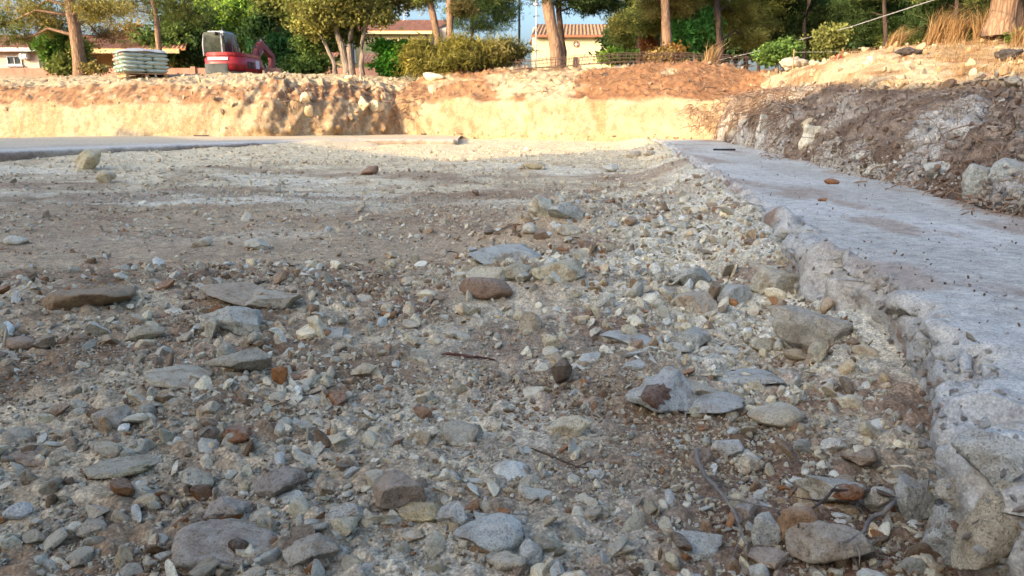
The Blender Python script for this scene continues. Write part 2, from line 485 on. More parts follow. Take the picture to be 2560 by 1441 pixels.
# right footing strip of rolled chalk with a broken edge
ys = np.concatenate([np.linspace(-1.2, .3, 30)[:-1], np.exp(np.linspace(math.log(.3), math.log(18.0), 620))])
ex = edge_x(ys)
base = np.stack([ex, ys], 1)
L = np.concatenate([[0], np.cumsum(np.sqrt((np.diff(base, axis=0) ** 2).sum(1)))])
prof = [(.06, -.40), (.03, -.26), (.015, -.12), (0, -.045), (.02, -.012), (.06, 0), (.5, .004), (1.1, 0), (2.2, 0.0)]
def strip_relief(P, U, OFF, ZZ):
    top = sstep(.05, .14, OFF) * (ZZ > -.04)
    f1, fe, val = worley(np.stack([U, ZZ * .6, 0 * U], 1), 3.3, 71, True)
    h1, he, hv = worley(np.stack([U, ZZ, 0 * U], 1), 9, 72, True)
    m1, me_, mv = worley(np.stack([U, ZZ, 0 * U], 1), 22, 81, True)
    wob = .11 * (val - .55) + .075 * (hv - .5) + .03 * (mv - .5) + .05 * fbm(np.stack([U, 0 * U, 0 * U], 1), 1.6, 3, 73)
    fall = np.exp(-np.maximum(OFF, 0) / .16)
    crack = -.05 * np.exp(-(fe / .05) ** 2) * (1 - top)
    chip = -.055 * sstep(.62, .8, val) * np.exp(-np.maximum(OFF, 0) / .10) * (ZZ > -.06)
    ds = top * (.010 * fbm(P, 1.3, 4, 74) + .0035 * fbm(P, 9, 4, 75)) + (1 - top) * (.045 * fbm(P, 5, 6, 76, .6) + .085 * (hv - .5) + .035 * (mv - .5) + crack) + chip + top * np.exp(-OFF / .22) * (.022 * fbm(P, 6, 4, 82) - .03 * sstep(.6, .75, hv) * np.exp(-OFF / .06))
    return ds, wob * fall
def strip_colour(P, U, OFF, ZZ, ds):
    n = fbm(P * np.array([1, .45, 1]), 2.4, 5, 77); n2 = fbm(P * np.array([1, .3, 1]), 9, 4, 78)
    c = mixc((.42, .395, .34), (.50, .48, .425), sstep(-.4, .4, n))
    c = mixc(c, (.55, .53, .48), sstep(.25, .5, n2 + .3 * n) * .5)
    c = mixc(c, (.33, .25, .185), sstep(.12, .45, fbm(P * np.array([1, .35, 1]), 3.1, 5, 79)) * .75)
    face = (1 - sstep(.03, .09, OFF))
    c = mixc(c, mixc((.43, .42, .385), (.47, .43, .36), sstep(0, .3, n)), face * .8)
    c = mixc(c, (.22, .125, .08), face * sstep(.28, .46, fbm(P, 5.5, 4, 80)) * .8)
    pale = np.exp(-((OFF - .12) / .07) ** 2) * sstep(-.1, .4, n2)
    return mixc(c, (.53, .515, .48), pale * .5)
SP_, SF, SC, SN = ribbon(base, L / L[-1], prof, 125, 1, strip_relief, strip_colour, 1.35)
strip_off = np.tile(np.arange(125), len(ys))
strip_r = tag(link('footing_strip', mesh_np('footing_strip', SP_, SF, SC), M['strip']), kind='structure')

# left footing strip and the one along the back
us = np.linspace(0, 1, 420)
LEDGE = [(-15.0, 4.5), (-8.3, 12.0), (-4.4, 17.6), (-3.6, 18.0), (-1.3, 18.1)]
prof = [(.10, -.45), (.05, -.3), (.0, -.05), (.05, 0), (.6, 0), (3, .0), (6.0, 0.0), (9, -.02)]
def lrelief(P, U, OFF, ZZ):
    f1, fe, val = worley(np.stack([U, 0 * U, 0 * U], 1), 1.3, 91, True)
    s = (.14 * (val - .5) + .06 * fbm(np.stack([U, 0 * U, 0 * U], 1), 1.0, 3, 93)) * np.exp(-OFF / .3)
    return .012 * fbm(P, 1.1, 4, 94) + .02 * fbm(P, 6, 3, 95) * (OFF < .08), s
def lcolour(P, U, OFF, ZZ, ds):
    n = fbm(P, 1.2, 4, 96)
    c = mixc((.40, .355, .285), (.48, .435, .355), sstep(-.4, .4, n))
    c = mixc(c, (.53, .515, .47), np.exp(-((OFF - .3) / .35) ** 2) * .85)
    c = mixc(c, (.52, .44, .31), sstep(1.0, 2.6, OFF) * .7)
    c = mixc(c, (.56, .47, .31), sstep(17.5, 19, P[:, 1]) * .7)
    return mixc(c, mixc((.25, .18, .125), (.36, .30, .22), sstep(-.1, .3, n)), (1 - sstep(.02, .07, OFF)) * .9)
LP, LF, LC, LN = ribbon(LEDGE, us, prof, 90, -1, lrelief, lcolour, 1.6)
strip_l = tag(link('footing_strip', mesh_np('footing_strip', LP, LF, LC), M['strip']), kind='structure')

# right bank: brown earth, spilled chalk and grey blocks
RB = [(2.15, -1.5), (2.9, 4.15), (3.66, 9.2), (4.4, 14.2), (4.75, 17.0), (5.2, 22)]
rl = np.concatenate([np.linspace(0, .16, 60)[:-1], .16 + (np.exp(np.linspace(0, math.log(9), 540)) - 1) / 8 * .84])
prof = [(-.12, -.08), (.0, .02), (.18, .26), (.5, .55), (.85, .82), (1.15, .95), (1.9, 1.12), (2.6, 1.30), (4.0, 1.80), (5.0, 1.84), (8.5, 1.5)]
def rz(U, OFF, ZZ):
    yy = U - 1.6
    k = np.interp(yy, [0, 4, 9, 14, 18], [.80, .82, .93, 1.16, 1.25])
    steep = sstep(10, 16, yy)                              # towards the back the face stands almost upright
    low = ZZ * k
    T = np.interp(yy, [0, 5, 10, 13, 16], [1.0, 1.06, 1.26, 1.45, 1.74])
    top = T - (1.84 - ZZ) * np.clip((T - .95 * k) / .89, 0, 2)
    far_top = 1.2 + .60 * (1 - np.exp(-np.clip(OFF - 1.15, 0, 9) / .6)) - .12 * np.clip(OFF - 5, 0, 4)
    top = top * (1 - sstep(9, 15, yy)) + far_top * sstep(9, 15, yy)
    return np.where(OFF < 1.2, low + steep * .55 * np.sin(np.clip(OFF / .6, 0, 1) * math.pi) * .8, top)
def rrelief(P, U, OFF, ZZ):
    face = np.exp(-((OFF - .45) / .75) ** 2) * sstep(-.1, .1, OFF)
    f1, fe, val = worley(P, 5.5, 101); h1, he, hv = worley(P, 14, 105)
    b1, be, bv = worley(P * np.array([1, .8, 1]), 1.7, 109)
    lump = np.clip(.55 - f1, 0, 1) * .16 * (val > .3) + np.clip(.5 - h1, 0, 1) * .055
    block = sstep(.1, .3, be) * (bv - .35) * .20
    return face * (.16 * fbm(P, 1.0, 4, 102) + lump + block + .05 * fbm(P, 9, 4, 103)) + (1 - face) * (.05 * fbm(P, 1.2, 4, 104) + .55 * lump * sstep(1.0, 1.6, OFF))
def rcolour(P, U, OFF, ZZ, ds):
    yy = U - 1.6
    Q = np.stack([P[:, 1] - P[:, 2] * 1.3, P[:, 2] * 1.5, 0 * U], 1)     # streaks running down the slope towards the camera
    n = fbm(P, 1.7, 5, 111); n2 = fbm(P, 6, 4, 112); st = fbm(Q, .95, 4, 113)
    c = mixc((.125, .088, .064), (.24, .188, .145), sstep(-.35, .4, n + .6 * n2))
    c = mixc(c, (.40, .365, .30), sstep(.2, .42, st + .45 * n2) * .8)
    b1, be, bv = worley(P * np.array([1, .8, 1]), 1.7, 109)
    blk = (bv > .74) * sstep(.05, .16, be) * (1 - sstep(.45, .75, ZZ + .25 * n))
    c = mixc(c, mixc((.34, .33, .30), (.42, .41, .375), sstep(-.3, .3, n2)), blk * .9)
    c = mixc(c, mixc((.50, .46, .36), (.40, .39, .36), sstep(-.3, .3, n)), sstep(10.5, 14, yy) * (1 - sstep(.55, .95, ZZ + .35 * n)) * .85 * sstep(-.1, .25, n2 + n))
    up = sstep(1.0, 1.25, OFF)
    soil = mixc((.30, .175, .085), (.40, .29, .16), sstep(-.3, .3, n2))
    soil = mixc(soil, (.50, .41, .26), sstep(-.05, .28, fbm(P * np.array([.8, .4, 1]), 1.5, 5, 114) + .25 * np.exp(-((OFF - 1.55) / .45) ** 2)))
    soil = mixc(soil, (.24, .125, .06), sstep(3.2, 4.4, OFF + n) * .7)
    return mixc(c, soil, up)
RP, RF, RC, RN = ribbon(RB, rl, prof, 190, 1, rrelief, rcolour, 1.1, rz)
right_bank = tag(link('earth_bank', mesh_np('earth_bank', RP, RF, RC), M['bank']), kind='structure')

# back wall of the pit: a clean chalk cut with brown soil over it
prof = [(-.03, -.2), (0, .0), (.015, .5), (.03, .93), (.12, .98), (.5, 1.12), (1.0, 1.38), (1.6, 1.62), (2.3, 1.86), (3.2, 1.95), (5, 1.85), (8, 1.55)]
def kz(U, OFF, ZZ): return ZZ - (OFF > .1) * .30 * sstep(8.6, 11.5, U) + (OFF > .1) * (.13 * fbm(np.stack([U, 0 * U, 0 * U], 1), .5, 3, 121)) + .10 * fbm(np.stack([U, 0 * U, 0 * U], 1), 1.1, 5, 122) * (ZZ > .6)
def krelief(P, U, OFF, ZZ):
    cut = 1 - sstep(.02, .08, OFF)
    w1, we, wv = worley(np.stack([U, ZZ * .8, 0 * U], 1), .9, 123, True)
    f1, fe, val = worley(P, 4.5, 124)
    return cut * (.045 * fbm(P, 1.3, 4, 125) + .03 * (wv - .5) + .014 * fbm(P, 7, 4, 126)) + (1 - cut) * (.09 * fbm(P, 1.6, 4, 127) + np.clip(.5 - f1, 0, 1) * .20 * (val > .5) + .03 * fbm(P, 8, 3, 128))
def kcolour(P, U, OFF, ZZ, ds):
    n = fbm(P, 1.2, 5, 131); n2 = fbm(P, 5, 4, 132)
    cut = mixc((.38, .27, .165), (.45, .335, .215), sstep(-.3, .3, n))
    cut = mixc(cut, (.30, .19, .095), sstep(.10, .4, fbm(P * np.array([1, 1, .5]), 2.2, 5, 133)) * .75)
    cut = mixc(cut, (.46, .33, .18), sstep(.12, .0, ZZ) * .5)
    soil = mixc((.31, .18, .095), (.25, .13, .065), sstep(-.2, .4, n2 + sstep(4.6, 7.2, U) * .5))
    soil = mixc(soil, (.47, .37, .23), sstep(.04, .3, fbm(P * np.array([.7, .7, 1.3]), 1.25, 5, 134) + .12 * np.exp(-((ZZ - 1.6) / .2) ** 2) - .18 * sstep(5.2, 7.0, U)) * .95)
    return mixc(cut, soil, sstep(.05, .14, OFF + .05 * n))
KP, KF, KC, KN = ribbon([(-3.9, 23.2), (9.0, 15.96)], np.linspace(0, 1, 400), prof, 150, -1, krelief, kcolour, 1.0, kz)
back_wall = tag(link('chalk_cut_bank', mesh_np('chalk_cut_bank', KP, KF, KC), M['wall']), kind='structure')

# left bank: pale cut at the foot, a brown band, pale spoil on top; its right end turns along the sunlight
prof = [(-.08, -.1), (0, .02), (.10, .40), (.22, .80), (.34, .95), (.55, 1.12), (.95, 1.40), (1.25, 1.50), (2.0, 1.63), (3.4, 1.86), (5, 1.84), (8, 1.5)]
def lbr(P, U, OFF, ZZ):
    Q = np.stack([U, ZZ, 0 * U], 1)
    f1, fe, val = worley(P, 3.6, 141); g1, ge, gv = worley(P, 8, 142)
    turn = sstep(12.4, 16.6, U + 1.1 * fbm(np.stack([U, ZZ, 0 * U], 1), .8, 3, 148))
    low = (1 - sstep(.85, 1.05, ZZ)) * (1 - turn)
    G = np.stack([(U - .55 * ZZ) * 1.0, ZZ * .25, 0 * U], 1)
    rib = fbm(G, 1.5, 3, 143)
    return (1 - low) * (np.clip(.55 - f1, 0, 1) * (.12 + .08 * turn) * (val > .6) + np.clip(.5 - g1, 0, 1) * .06 * (gv > .4) + .10 * fbm(P, 1.3, 5, 144) + .075 * fbm(P, 6, 4, 147)) * (1 - .45 * sstep(1.6, 2.6, OFF)) + low * (.07 * fbm(P, 1.1, 4, 145) + .03 * fbm(P, 5, 4, 146) + .035 * fbm(np.stack([U * 3.2 + ZZ, ZZ * .5, 0 * U], 1), 1.3, 3, 149)) + turn * .46 * rib * (1 - sstep(.9, 1.8, OFF)) * sstep(-.1, .2, ZZ)
def lbc(P, U, OFF, ZZ, ds):
    n = fbm(P, 1.1, 5, 151); n2 = fbm(P, 4.5, 4, 152)
    turn = sstep(12.4, 16.8, U + 1.1 * fbm(np.stack([U, ZZ, 0 * U], 1), .8, 3, 148))
    cut = mixc((.38, .29, .17), (.48, .385, .25), sstep(-.3, .3, n + .3 * n2))
    soil = mixc((.27, .155, .085), (.40, .265, .155), sstep(-.25, .4, n2))
    soil = mixc(soil, (.44, .345, .22), sstep(.2, .45, n2 + .5 * n + .22 * turn) * .95)
    z = ZZ + .16 * n + .05 * n2
    c = mixc(cut, soil, np.maximum(sstep(.82, .92, z), turn * .55))
    top = mixc((.47, .385, .25), (.34, .23, .135), sstep(.15, .45, n2))
    return mixc(c, top, sstep(1.36, 1.5, z))
LBP, LBF, LBC, LBN = ribbon([(-22, 24.2), (-10.0, 21.25), (-7.9, 20.85), (-6.6, 20.9), (-5.4, 21.4), (-2.3, 23.4)], np.linspace(0, 1, 640), prof, 170, -1, lbr, lbc)
left_bank = tag(link('earth_bank', mesh_np('earth_bank', LBP, LBF, LBC), M['bank']), kind='structure')

# upper ground round the pit, as far as the horizon
def line_off(X, Y, p, q):
    dx, dy = q[0] - p[0], q[1] - p[1]; l = math.hypot(dx, dy)
    return (X - p[0]) * (-dy / l) + (Y - p[1]) * (dx / l)
def outside(X, Y):
    oR = -line_off(X, Y, (2.9, 4.15), (4.4, 14.2)); oK = line_off(X, Y, (-3.9, 23.2), (5.9, 17.7))
    oA = line_off(X, Y, (-22, 24.2), (-6.6, 20.4)); oB = line_off(X, Y, (-6.6, 20.4), (-2.3, 23.4))
    return np.maximum.reduce([oR, oK, np.minimum(oA, oB), -Y - 3, -X - 24])
def ground_z(X, Y):
    X, Y = np.atleast_1d(np.asarray(X, float)), np.atleast_1d(np.asarray(Y, float))
    drop = (1.80 - np.interp(Y, [0, 5, 10, 13, 16], [.96, 1.04, 1.32, 1.58, 1.80])) * sstep(2, 4, X)
    return 1.76 - drop + .05 * fbm(P3(X, Y), .35, 3, 161) + .012 * np.clip(Y - 45, 0, 60) * sstep(40, 60, Y)
rr = np.concatenate([np.linspace(0, 45, 150), np.exp(np.linspace(math.log(45.5), math.log(1500), 50))]); aa = np.linspace(0, 2 * math.pi, 300)
Rg, Ag = np.meshgrid(rr, aa, indexing='ij')
X, Y = (-4 + Rg * np.sin(Ag)).ravel(), (10 + Rg * np.cos(Ag)).ravel()
Z = ground_z(X, Y); o = outside(X, Y)
Z = np.where(o > 4.4, Z, -2.0)
n = fbm(P3(X, Y), .5, 4, 162)
gc = mixc(mixc((.42, .31, .19), (.25, .15, .08), sstep(-.3, .3, n)), (.20, .20, .09), sstep(35, 60, Y) * .5)
upper = tag(link('ground', mesh_np('ground', np.stack([X, Y, Z], 1), grid_faces(len(rr), len(aa))[:, ::-1], gc), M['bank']), kind='structure')

# --- one BVH of the terrain, to rest things on it
_v, _f, _n = [], [], 0
for P_, F_ in ((np.array([v.co for v in floor_me.vertices]) if False else None, None),):
    pass
def _grab(me):
    a = np.empty(len(me.vertices) * 3, np.float32); me.vertices.foreach_get('co', a)
    b = np.empty(len(me.loops), np.int32); me.loops.foreach_get('vertex_index', b)
    return a.reshape(-1, 3), b.reshape(-1, 4)
TV, TF, n0 = [], [], 0
for o_ in (pit_floor, strip_r, strip_l, right_bank, back_wall, left_bank, upper):
    a, b = _grab(o_.data); TV.append(a); TF.append(b + n0); n0 += len(a)
BVH = BVHTree.FromPolygons(np.concatenate(TV).tolist(), np.concatenate(TF).tolist())
EYE = Vector((0, 0, CAM_H))
FWD = Vector((0, CP, -SP))
def hit(px, py):
    d = ray(px, py).normalized()
    l, nrm, i, dist = BVH.ray_cast(EYE, d)
    if l is None: return None, None, None
    if nrm.dot(d) > 0: nrm = -nrm
    return l, nrm, (l - EYE).dot(FWD)
def down(x, y, z=6.0):
    l, nrm, i, dist = BVH.ray_cast(Vector((x, y, z)), Vector((0, 0, -1)))
    return l

# ------------------------------------------------------------------ rocks
def ico(sub):
    bm = bmesh.new(); bmesh.ops.create_icosphere(bm, subdivisions=sub, radius=1)
    V = np.array([v.co[:] for v in bm.verts]); F = np.array([[v.index for v in f.verts] for f in bm.faces]); bm.free()
    return V, F
ICO = {k: ico(k) for k in (2, 3, 4)}
def rock_shape(seed, sub=3, dims=(1, 1, 1), cuts=9, rough=.06, round_=.0):
    """an angular stone: a ball cut by planes, worn and pitted; filled into a box of the given size"""
    r = np.random.default_rng(seed)
    V, F = ICO[sub]; V = V.copy()
    V = V * (1 + .18 * fbm(V + seed * 3.7, 1.1, 2, seed))[:, None]
    for _ in range(cuts):
        n = r.normal(size=3); n /= np.linalg.norm(n)
        d = r.uniform(.42, .86)
        s = V @ n - d
        V = V - np.where(s > 0, s * (1 - round_), 0)[:, None] * n
    d = V / (np.linalg.norm(V, axis=1)[:, None] + 1e-9)
    D = np.array(dims) / max(dims)
    W = V * D
    V = V + d * (rough * fbm(W + seed, 2.6, 4, seed + 5) + rough * .55 * fbm(W + seed, 7, 3, seed + 9))[:, None]
    lo, hi = V.min(0), V.max(0)
    V = (V - (lo + hi) / 2) / (hi - lo) * np.array(dims)
    return V, F

# the heroes: stones of the photograph one can point to: x0, y0, x1, y1 in the photograph, kind of shape, colour, label
CRM, GRY, BLU, TANC, BRN, RST, WHT, DRK = (.60, .53, .39), (.52, .485, .405), (.50, .495, .45), (.46, .375, .265), (.29, .21, .135), (.29, .14, .06), (.66, .63, .55), (.26, .21, .16)
HEROES = [
 (492, 752, 655, 842, 'c', (.43, .43, .39), 'large pale grey faceted boulder leaning on a flat cream slab'),
 (600, 712, 742, 775, 's', (.42, .37, .29), 'flat cream slab whose end sticks out behind the pale faceted boulder'),
 (478, 708, 645, 752, 's', (.38, .31, .23), 'broad tan slab lying behind the large pale faceted boulder'),
 (488, 772, 565, 835, 's', (.45, .42, .35), 'thin pale plate propped at the left foot of the faceted boulder'),
 (98, 692, 305, 782, 's', BRN, 'wide flat brown stone half sunk in brown soil at the left'),
 (512, 856, 668, 945, 'c', (.36, .325, .26), 'grey tan boulder slanting up beside a dark splinter'),
 (364, 905, 516, 958, 's', (.45, .41, .33), 'pointed flat cream slab left of the slanting grey tan boulder'),
 (868, 902, 942, 953, 'c', (.50, .46, .36), 'rounded cream stone at the right end of a long dark stick'),
 (1148, 697, 1282, 754, 'r', (.25, .17, .12), 'smooth oval brown stone lying in front of cream blocks'),
 (1328, 642, 1462, 712, 'c', (.50, .455, .34), 'big rough cream block in the middle of the rubble heap'),
 (1172, 598, 1352, 655, 's', (.42, .435, .42), 'long blue grey slab bridging the rubble heap'),
 (1238, 648, 1332, 708, 'c', (.52, .47, .36), 'upright cream block under the long blue grey slab'),
 (1165, 672, 1285, 716, 'c', (.51, .47, .37), 'low cream block directly behind the smooth oval brown stone'),
 (1318, 486, 1382, 552, 'c', (.56, .53, .44), 'tall whitish stone on the crest of the rubble heap'),
 (1368, 500, 1462, 560, 'c', (.40, .41, .385), 'angular grey stone on the heap crest touching the tall whitish one'),
 (1392, 556, 1452, 592, 'c', (.52, .48, .39), 'cream stone just below the angular grey crest stone'),
 (1305, 556, 1345, 592, 'c', (.55, .52, .44), 'small round whitish stone below the tall crest stone'),
 (1448, 598, 1492, 637, 'c', (.26, .19, .15), 'round dark brown stone paired with a tan one right of the slab'),
 (1488, 604, 1538, 634, 'c', (.42, .35, .25), 'tan stone touching the round dark brown one right of the slab'),
 (1335, 572, 1375, 604, 'c', (.27, .195, .145), 'brown block between whitish stones on the heap front'),
 (1684, 816, 1784, 878, 'c', (.40, .40, .37), 'broad grey boulder with flat top at the foot of the debris slope'),
 (1697, 724, 1797, 788, 'c', (.44, .38, .31), 'rounded pinkish cream boulder in the debris beside the strip'),
 (1676, 658, 1780, 728, 'c', (.385, .40, .385), 'dark grey block high in the debris slope below the strip'),
 (1792, 694, 1882, 772, 's', (.42, .425, .40), 'tilted grey plate right of the rounded pinkish cream boulder'),
 (1505, 818, 1640, 864, 's', (.43, .44, .42), 'flat blue grey slab left of the broad grey boulder'),
 (1575, 905, 1765, 1042, 'c', (.405, .42, .42), 'large blue grey chunk with a patch of brown soil on its face'),
 (1705, 965, 1872, 1048, 's', (.41, .42, .41), 'tilted grey plate in front of the soil patched blue grey chunk'),
 (1655, 958, 1812, 1010, 'c', (.50, .44, .34), 'knobbly cream stone wedged on the tilted grey plate'),
 (1374, 1028, 1478, 1100, 'c', (.54, .49, .38), 'pitted cream boulder standing alone on fine gravel'),
 (1880, 1015, 2015, 1078, 'r', (.52, .47, .37), 'long rounded cream boulder right of the tilted grey plate'),
 (1784, 1092, 1862, 1152, 'c', (.47, .48, .47), 'pale grey cobble between a brown wedge and the long cream boulder'),
 (1718, 1108, 1790, 1172, 'c', (.29, .22, .17), 'brown wedge of stone left of the pale grey cobble'),
 (1843, 1130, 1918, 1198, 'c', (.53, .48, .39), 'cream lump in front of the pale grey cobble and brown wedge'),
 (928, 1176, 1062, 1284, 'c', (.31, .24, .185), 'big brown block tilted up in the near gravel'),
 (1138, 1282, 1302, 1400, 'c', (.42, .445, .44), 'broad blue grey slab at the very front'),
 (418, 1288, 658, 1418, 's', (.335, .285, .235), 'largest flat grey brown slab at the very front'),
 (703, 1326, 844, 1422, 'c', (.37, .335, .28), 'lumpy grey tan boulder right of the largest front slab'),
 (628, 1168, 758, 1258, 'c', (.27, .235, .205), 'dark rough flat stone behind the ridged grey stone with orange edge'),
 (510, 1238, 614, 1308, 'c', (.33, .28, .235), 'ridged grey stone with orange lower edge'),
 (192, 1128, 362, 1204, 's', (.37, .335, .26), 'long layered slab with yellowish broken end at the lower left'),
 (8, 1126, 172, 1168, 's', (.30, .225, .165), 'low brown slab at the left edge behind the layered slab'),
 (222, 1000, 312, 1078, 's', (.35, .315, .265), 'flat grey shield shaped stone in the left gravel'),
 (488, 1055, 552, 1118, 'c', (.20, .175, .15), 'dark grey stone touching the crumbly rust clod'),
 (543, 1062, 626, 1114, 'c', (.24, .115, .06), 'crumbly rust orange clod beside a dark grey stone'),
 (4, 1252, 72, 1310, 'r', (.47, .47, .46), 'round white cobble near the left edge at the front'),
 (178, 1298, 264, 1358, 'c', (.33, .28, .215), 'tan brown cobble low at the left front'),
 (994, 1262, 1098, 1312, 'c', (.44, .36, .21), 'yellowish tan stone in front of the big brown block'),
 (1222, 1372, 1318, 1441, 'c', (.45, .40, .32), 'cream cobble cut by the bottom edge of the view'),
 (1298, 1348, 1356, 1424, 'c', (.41, .425, .42), 'narrow upright blue grey stone beside the broad front slab'),
 (0, 838, 84, 884, 'r', (.31, .225, .165), 'smooth brown stone at the left edge in mid ground'),
 (303, 797, 408, 853, 's', (.40, .36, .27), 'layered olive cream slab in front of the sunk brown stone'),
 (603, 598, 672, 628, 'c', (.50, .47, .39), 'whitish block alone on smooth pinkish earth'),
 (478, 592, 526, 621, 'c', (.49, .45, .37), 'cream cobble on smooth pinkish earth left of the whitish block'),
 (2, 588, 62, 616, 'c', (.55, .53, .46), 'bright white stone at the left edge of the smooth earth'),
 (180, 372, 252, 432, 'c', (.46, .42, .31), 'cream boulder leaning on the face of the left footing strip'),
 (235, 425, 285, 462, 'c', (.47, .43, .33), 'cream stone on the floor just before the boulder at the left strip'),
 (2064, 446, 2101, 463, 'r', (.26, .12, .06), 'rust brown round stone alone on the pale right strip'),
 (2046, 494, 2068, 505, 'c', (.25, .13, .075), 'small rust chip on the right strip before the round rust stone'),
 (1565, 378, 1603, 397, 'r', (.36, .33, .28), 'round grey stone at the far tip of the right strip'),
 (1606, 377, 1642, 391, 'r', (.35, .32, .28), 'flat grey stone right of the round one at the strip tip'),
 (1510, 410, 1548, 434, 'c', (.40, .41, .40), 'blue grey stone at the far end of the debris slope'),
 (1310, 402, 1362, 427, 'c', (.44, .37, .25), 'tan stone lying on the pale floor near the sunlit edge'),
 (898, 416, 945, 442, 'c', (.25, .155, .10), 'reddish brown clod on the pale middle floor'),
 (780, 812, 868, 852, 's', (.41, .41, .37), 'flat pale grey slab right of the faceted boulder'),
 (1930, 752, 2125, 890, 'c', (.39, .36, .31), 'huge sloping tan grey block fallen against the strip face'),
 (1885, 655, 2010, 745, 'c', (.43, .40, .33), 'cream block lodged under the broken strip edge'),
 (1812, 912, 1965, 965, 's', (.41, .42, .41), 'grey plate above the long rounded cream boulder'),
 (1560, 890, 1625, 930, 's', (.42, .43, .42), 'small blue grey plate behind the soil patched chunk'),
 (1990, 1290, 2205, 1441, 'c', (.34, .295, .24), 'big mottled tan boulder under a dark root at the bottom right'),
 (1952, 1252, 2052, 1375, 'c', (.29, .185, .115), 'orange brown wedge left of the mottled boulder at the bottom right'),
 (1883, 1280, 1958, 1380, 'c', (.46, .46, .43), 'whitish bone shaped stone left of the orange brown wedge'),
 (2008, 1188, 2178, 1284, 'c', (.40, .385, .34), 'pointed grey stone with a rust patch at the lower right'),
 (2168, 1212, 2245, 1296, 'c', (.52, .52, .49), 'white lump right of the pointed grey stone with rust'),
 (2240, 1188, 2340, 1320, 'c', (.41, .42, .415), 'upright blue grey block between the white lump and the strip'),
 (2325, 1262, 2440, 1441, 'c', (.41, .43, .435), 'blue grey block at the foot of the near strip corner'),
 (2395, 1060, 2570, 1230, 'c', (.43, .435, .42), 'pale blue grey block above the mottled corner boulder at the right edge'),
 (2420, 1190, 2575, 1441, 'c', (.40, .36, .29), 'mottled tan boulder filling the bottom right corner'),
 (2340, 1180, 2430, 1270, 'c', (.45, .44, .41), 'grey lump between the corner boulder and the upright blue grey block'),
 (2058, 1092, 2118, 1138, 'c', (.56, .56, .54), 'small bright white stone in brown soil at the right'),
 (1688, 1308, 1815, 1402, 's', (.40, .41, .39), 'grey plate tilted on edge behind the grey forked twig'),
 (1828, 1248, 1905, 1318, 'c', (.37, .30, .25), 'pinkish tan cobble behind the whitish bone shaped stone'),
 (1868, 1382, 1985, 1441, 'c', (.36, .28, .215), 'tan cobble at the bottom edge left of the mottled boulder'),
 (2110, 1110, 2200, 1180, 'c', (.30, .235, .18), 'brown layered rock in the dark soil pocket at the right'),
 (840, 1135, 885, 1180, 'c', (.33, .29, .24), 'grey cobble behind the big brown block'),
 (1090, 1240, 1175, 1330, 'c', (.41, .43, .43), 'blue grey wedge behind the broad blue grey front slab'),
 (1030, 1010, 1080, 1050, 'c', (.27, .165, .105), 'small rounded rust brown stone on the central gravel'),
 (450, 1165, 525, 1245, 'c', (.45, .42, .34), 'narrow upright cream stone behind the ridged grey stone'),
 (800, 1255, 905, 1320, 'c', (.42, .41, .37), 'pale grey cobble between the dark flat stone and the brown block'),
 (1985, 282, 2062, 312, 'r', (.43, .36, .25), 'tan boulder bedded high in the right bank'),
 (1965, 308, 2046, 382, 'c', (.55, .53, .46), 'white chalk outcrop under the tan boulder in the right bank'),
 (1872, 288, 1912, 352, 'c', (.46, .45, .41), 'narrow pale block in the right bank by hanging roots'),
 (2272, 382, 2425, 438, 'c', (.37, .39, .385), 'broad blue grey block at the foot of the right bank'),
 (2395, 392, 2492, 490, 'c', (.33, .35, .345), 'angular blue grey block at the right end of the bank foot'),
 (2470, 356, 2590, 452, 's', (.33, .35, .35), 'tilted blue grey ledge above the angular block at the right edge'),
 (2160, 388, 2255, 430, 'c', (.37, .39, .38), 'low grey block left of the broad one at the bank foot'),
 (2120, 365, 2180, 396, 's', (.46, .46, .43), 'small pale plate in the middle of the right bank foot'),
 (2448, 282, 2570, 345, 's', (.33, .275, .225), 'smooth brown slab lying high on the right bank'),
 (2255, 215, 2310, 232, 's', (.42, .40, .36), 'flat stone on the shaded crest of the right bank'),
 (1058, 184, 1112, 204, 'c', (.66, .62, .50), 'white boulder on top of the far bank before the low pine'),
 (862, 188, 884, 201, 'c', (.62, .55, .40), 'pale stone on the bank top below the many stemmed tree'),
 (744, 230, 774, 258, 'c', (.56, .46, .31), 'pale boulder high in the shadowed corner bank'),
 (748, 260, 782, 292, 'c', (.54, .43, .28), 'pale boulder under another in the shadowed corner bank'),
 (898, 242, 926, 276, 'c', (.56, .46, .31), 'upright boulder in the upper shadowed corner bank'),
 (922, 250, 960, 280, 'c', (.56, .47, .33), 'wide boulder with deep shadow below in the corner bank'),
 (1070, 208, 1092, 234, 's', (.58, .48, .33), 'tall pale plate at the left top of the chalk cut'),
 (2045, 150, 2070, 162, 'c', (.42, .38, .30), 'grey stone at the foot of the bushes on the right'),
]
hero_at = []
def place_rock(x0, y0, x1, y1, kind, seed, sub=3, embed=.14):
    cx = (x0 + x1) / 2
    l, nrm, dep = hit(min(max(cx, 4), 2556), min(y1 - .12 * (y1 - y0), 1436))
    if l is None: return None
    m = dep / FPX
    w, hp = (x1 - x0) * m, (y1 - y0) * m
    a = math.atan2(CAM_H - l.z, l.y) if l.y > 0 else .5
    sa, ca = max(math.sin(a), .04), math.cos(a)
    dp = w * (.72 if kind != 's' else .85)
    dp = min(dp, hp / sa * .9) if sa > .15 else dp
    h = (hp - dp * sa * .75) / ca
    h = min(max(h, w * (.40 if kind != 's' else .15)), hp * 1.1)
    return l, nrm, dep, w, dp, h, a
def rock_mesh(name, seed, dims, kind, sub):
    V, F = rock_shape(seed, sub, dims, {'c': 14, 's': 11, 'r': 4}[kind], {'c': .13, 's': .10, 'r': .06}[kind], {'c': .0, 's': .0, 'r': .45}[kind])
    return mesh_np(name, V, F, None, True)
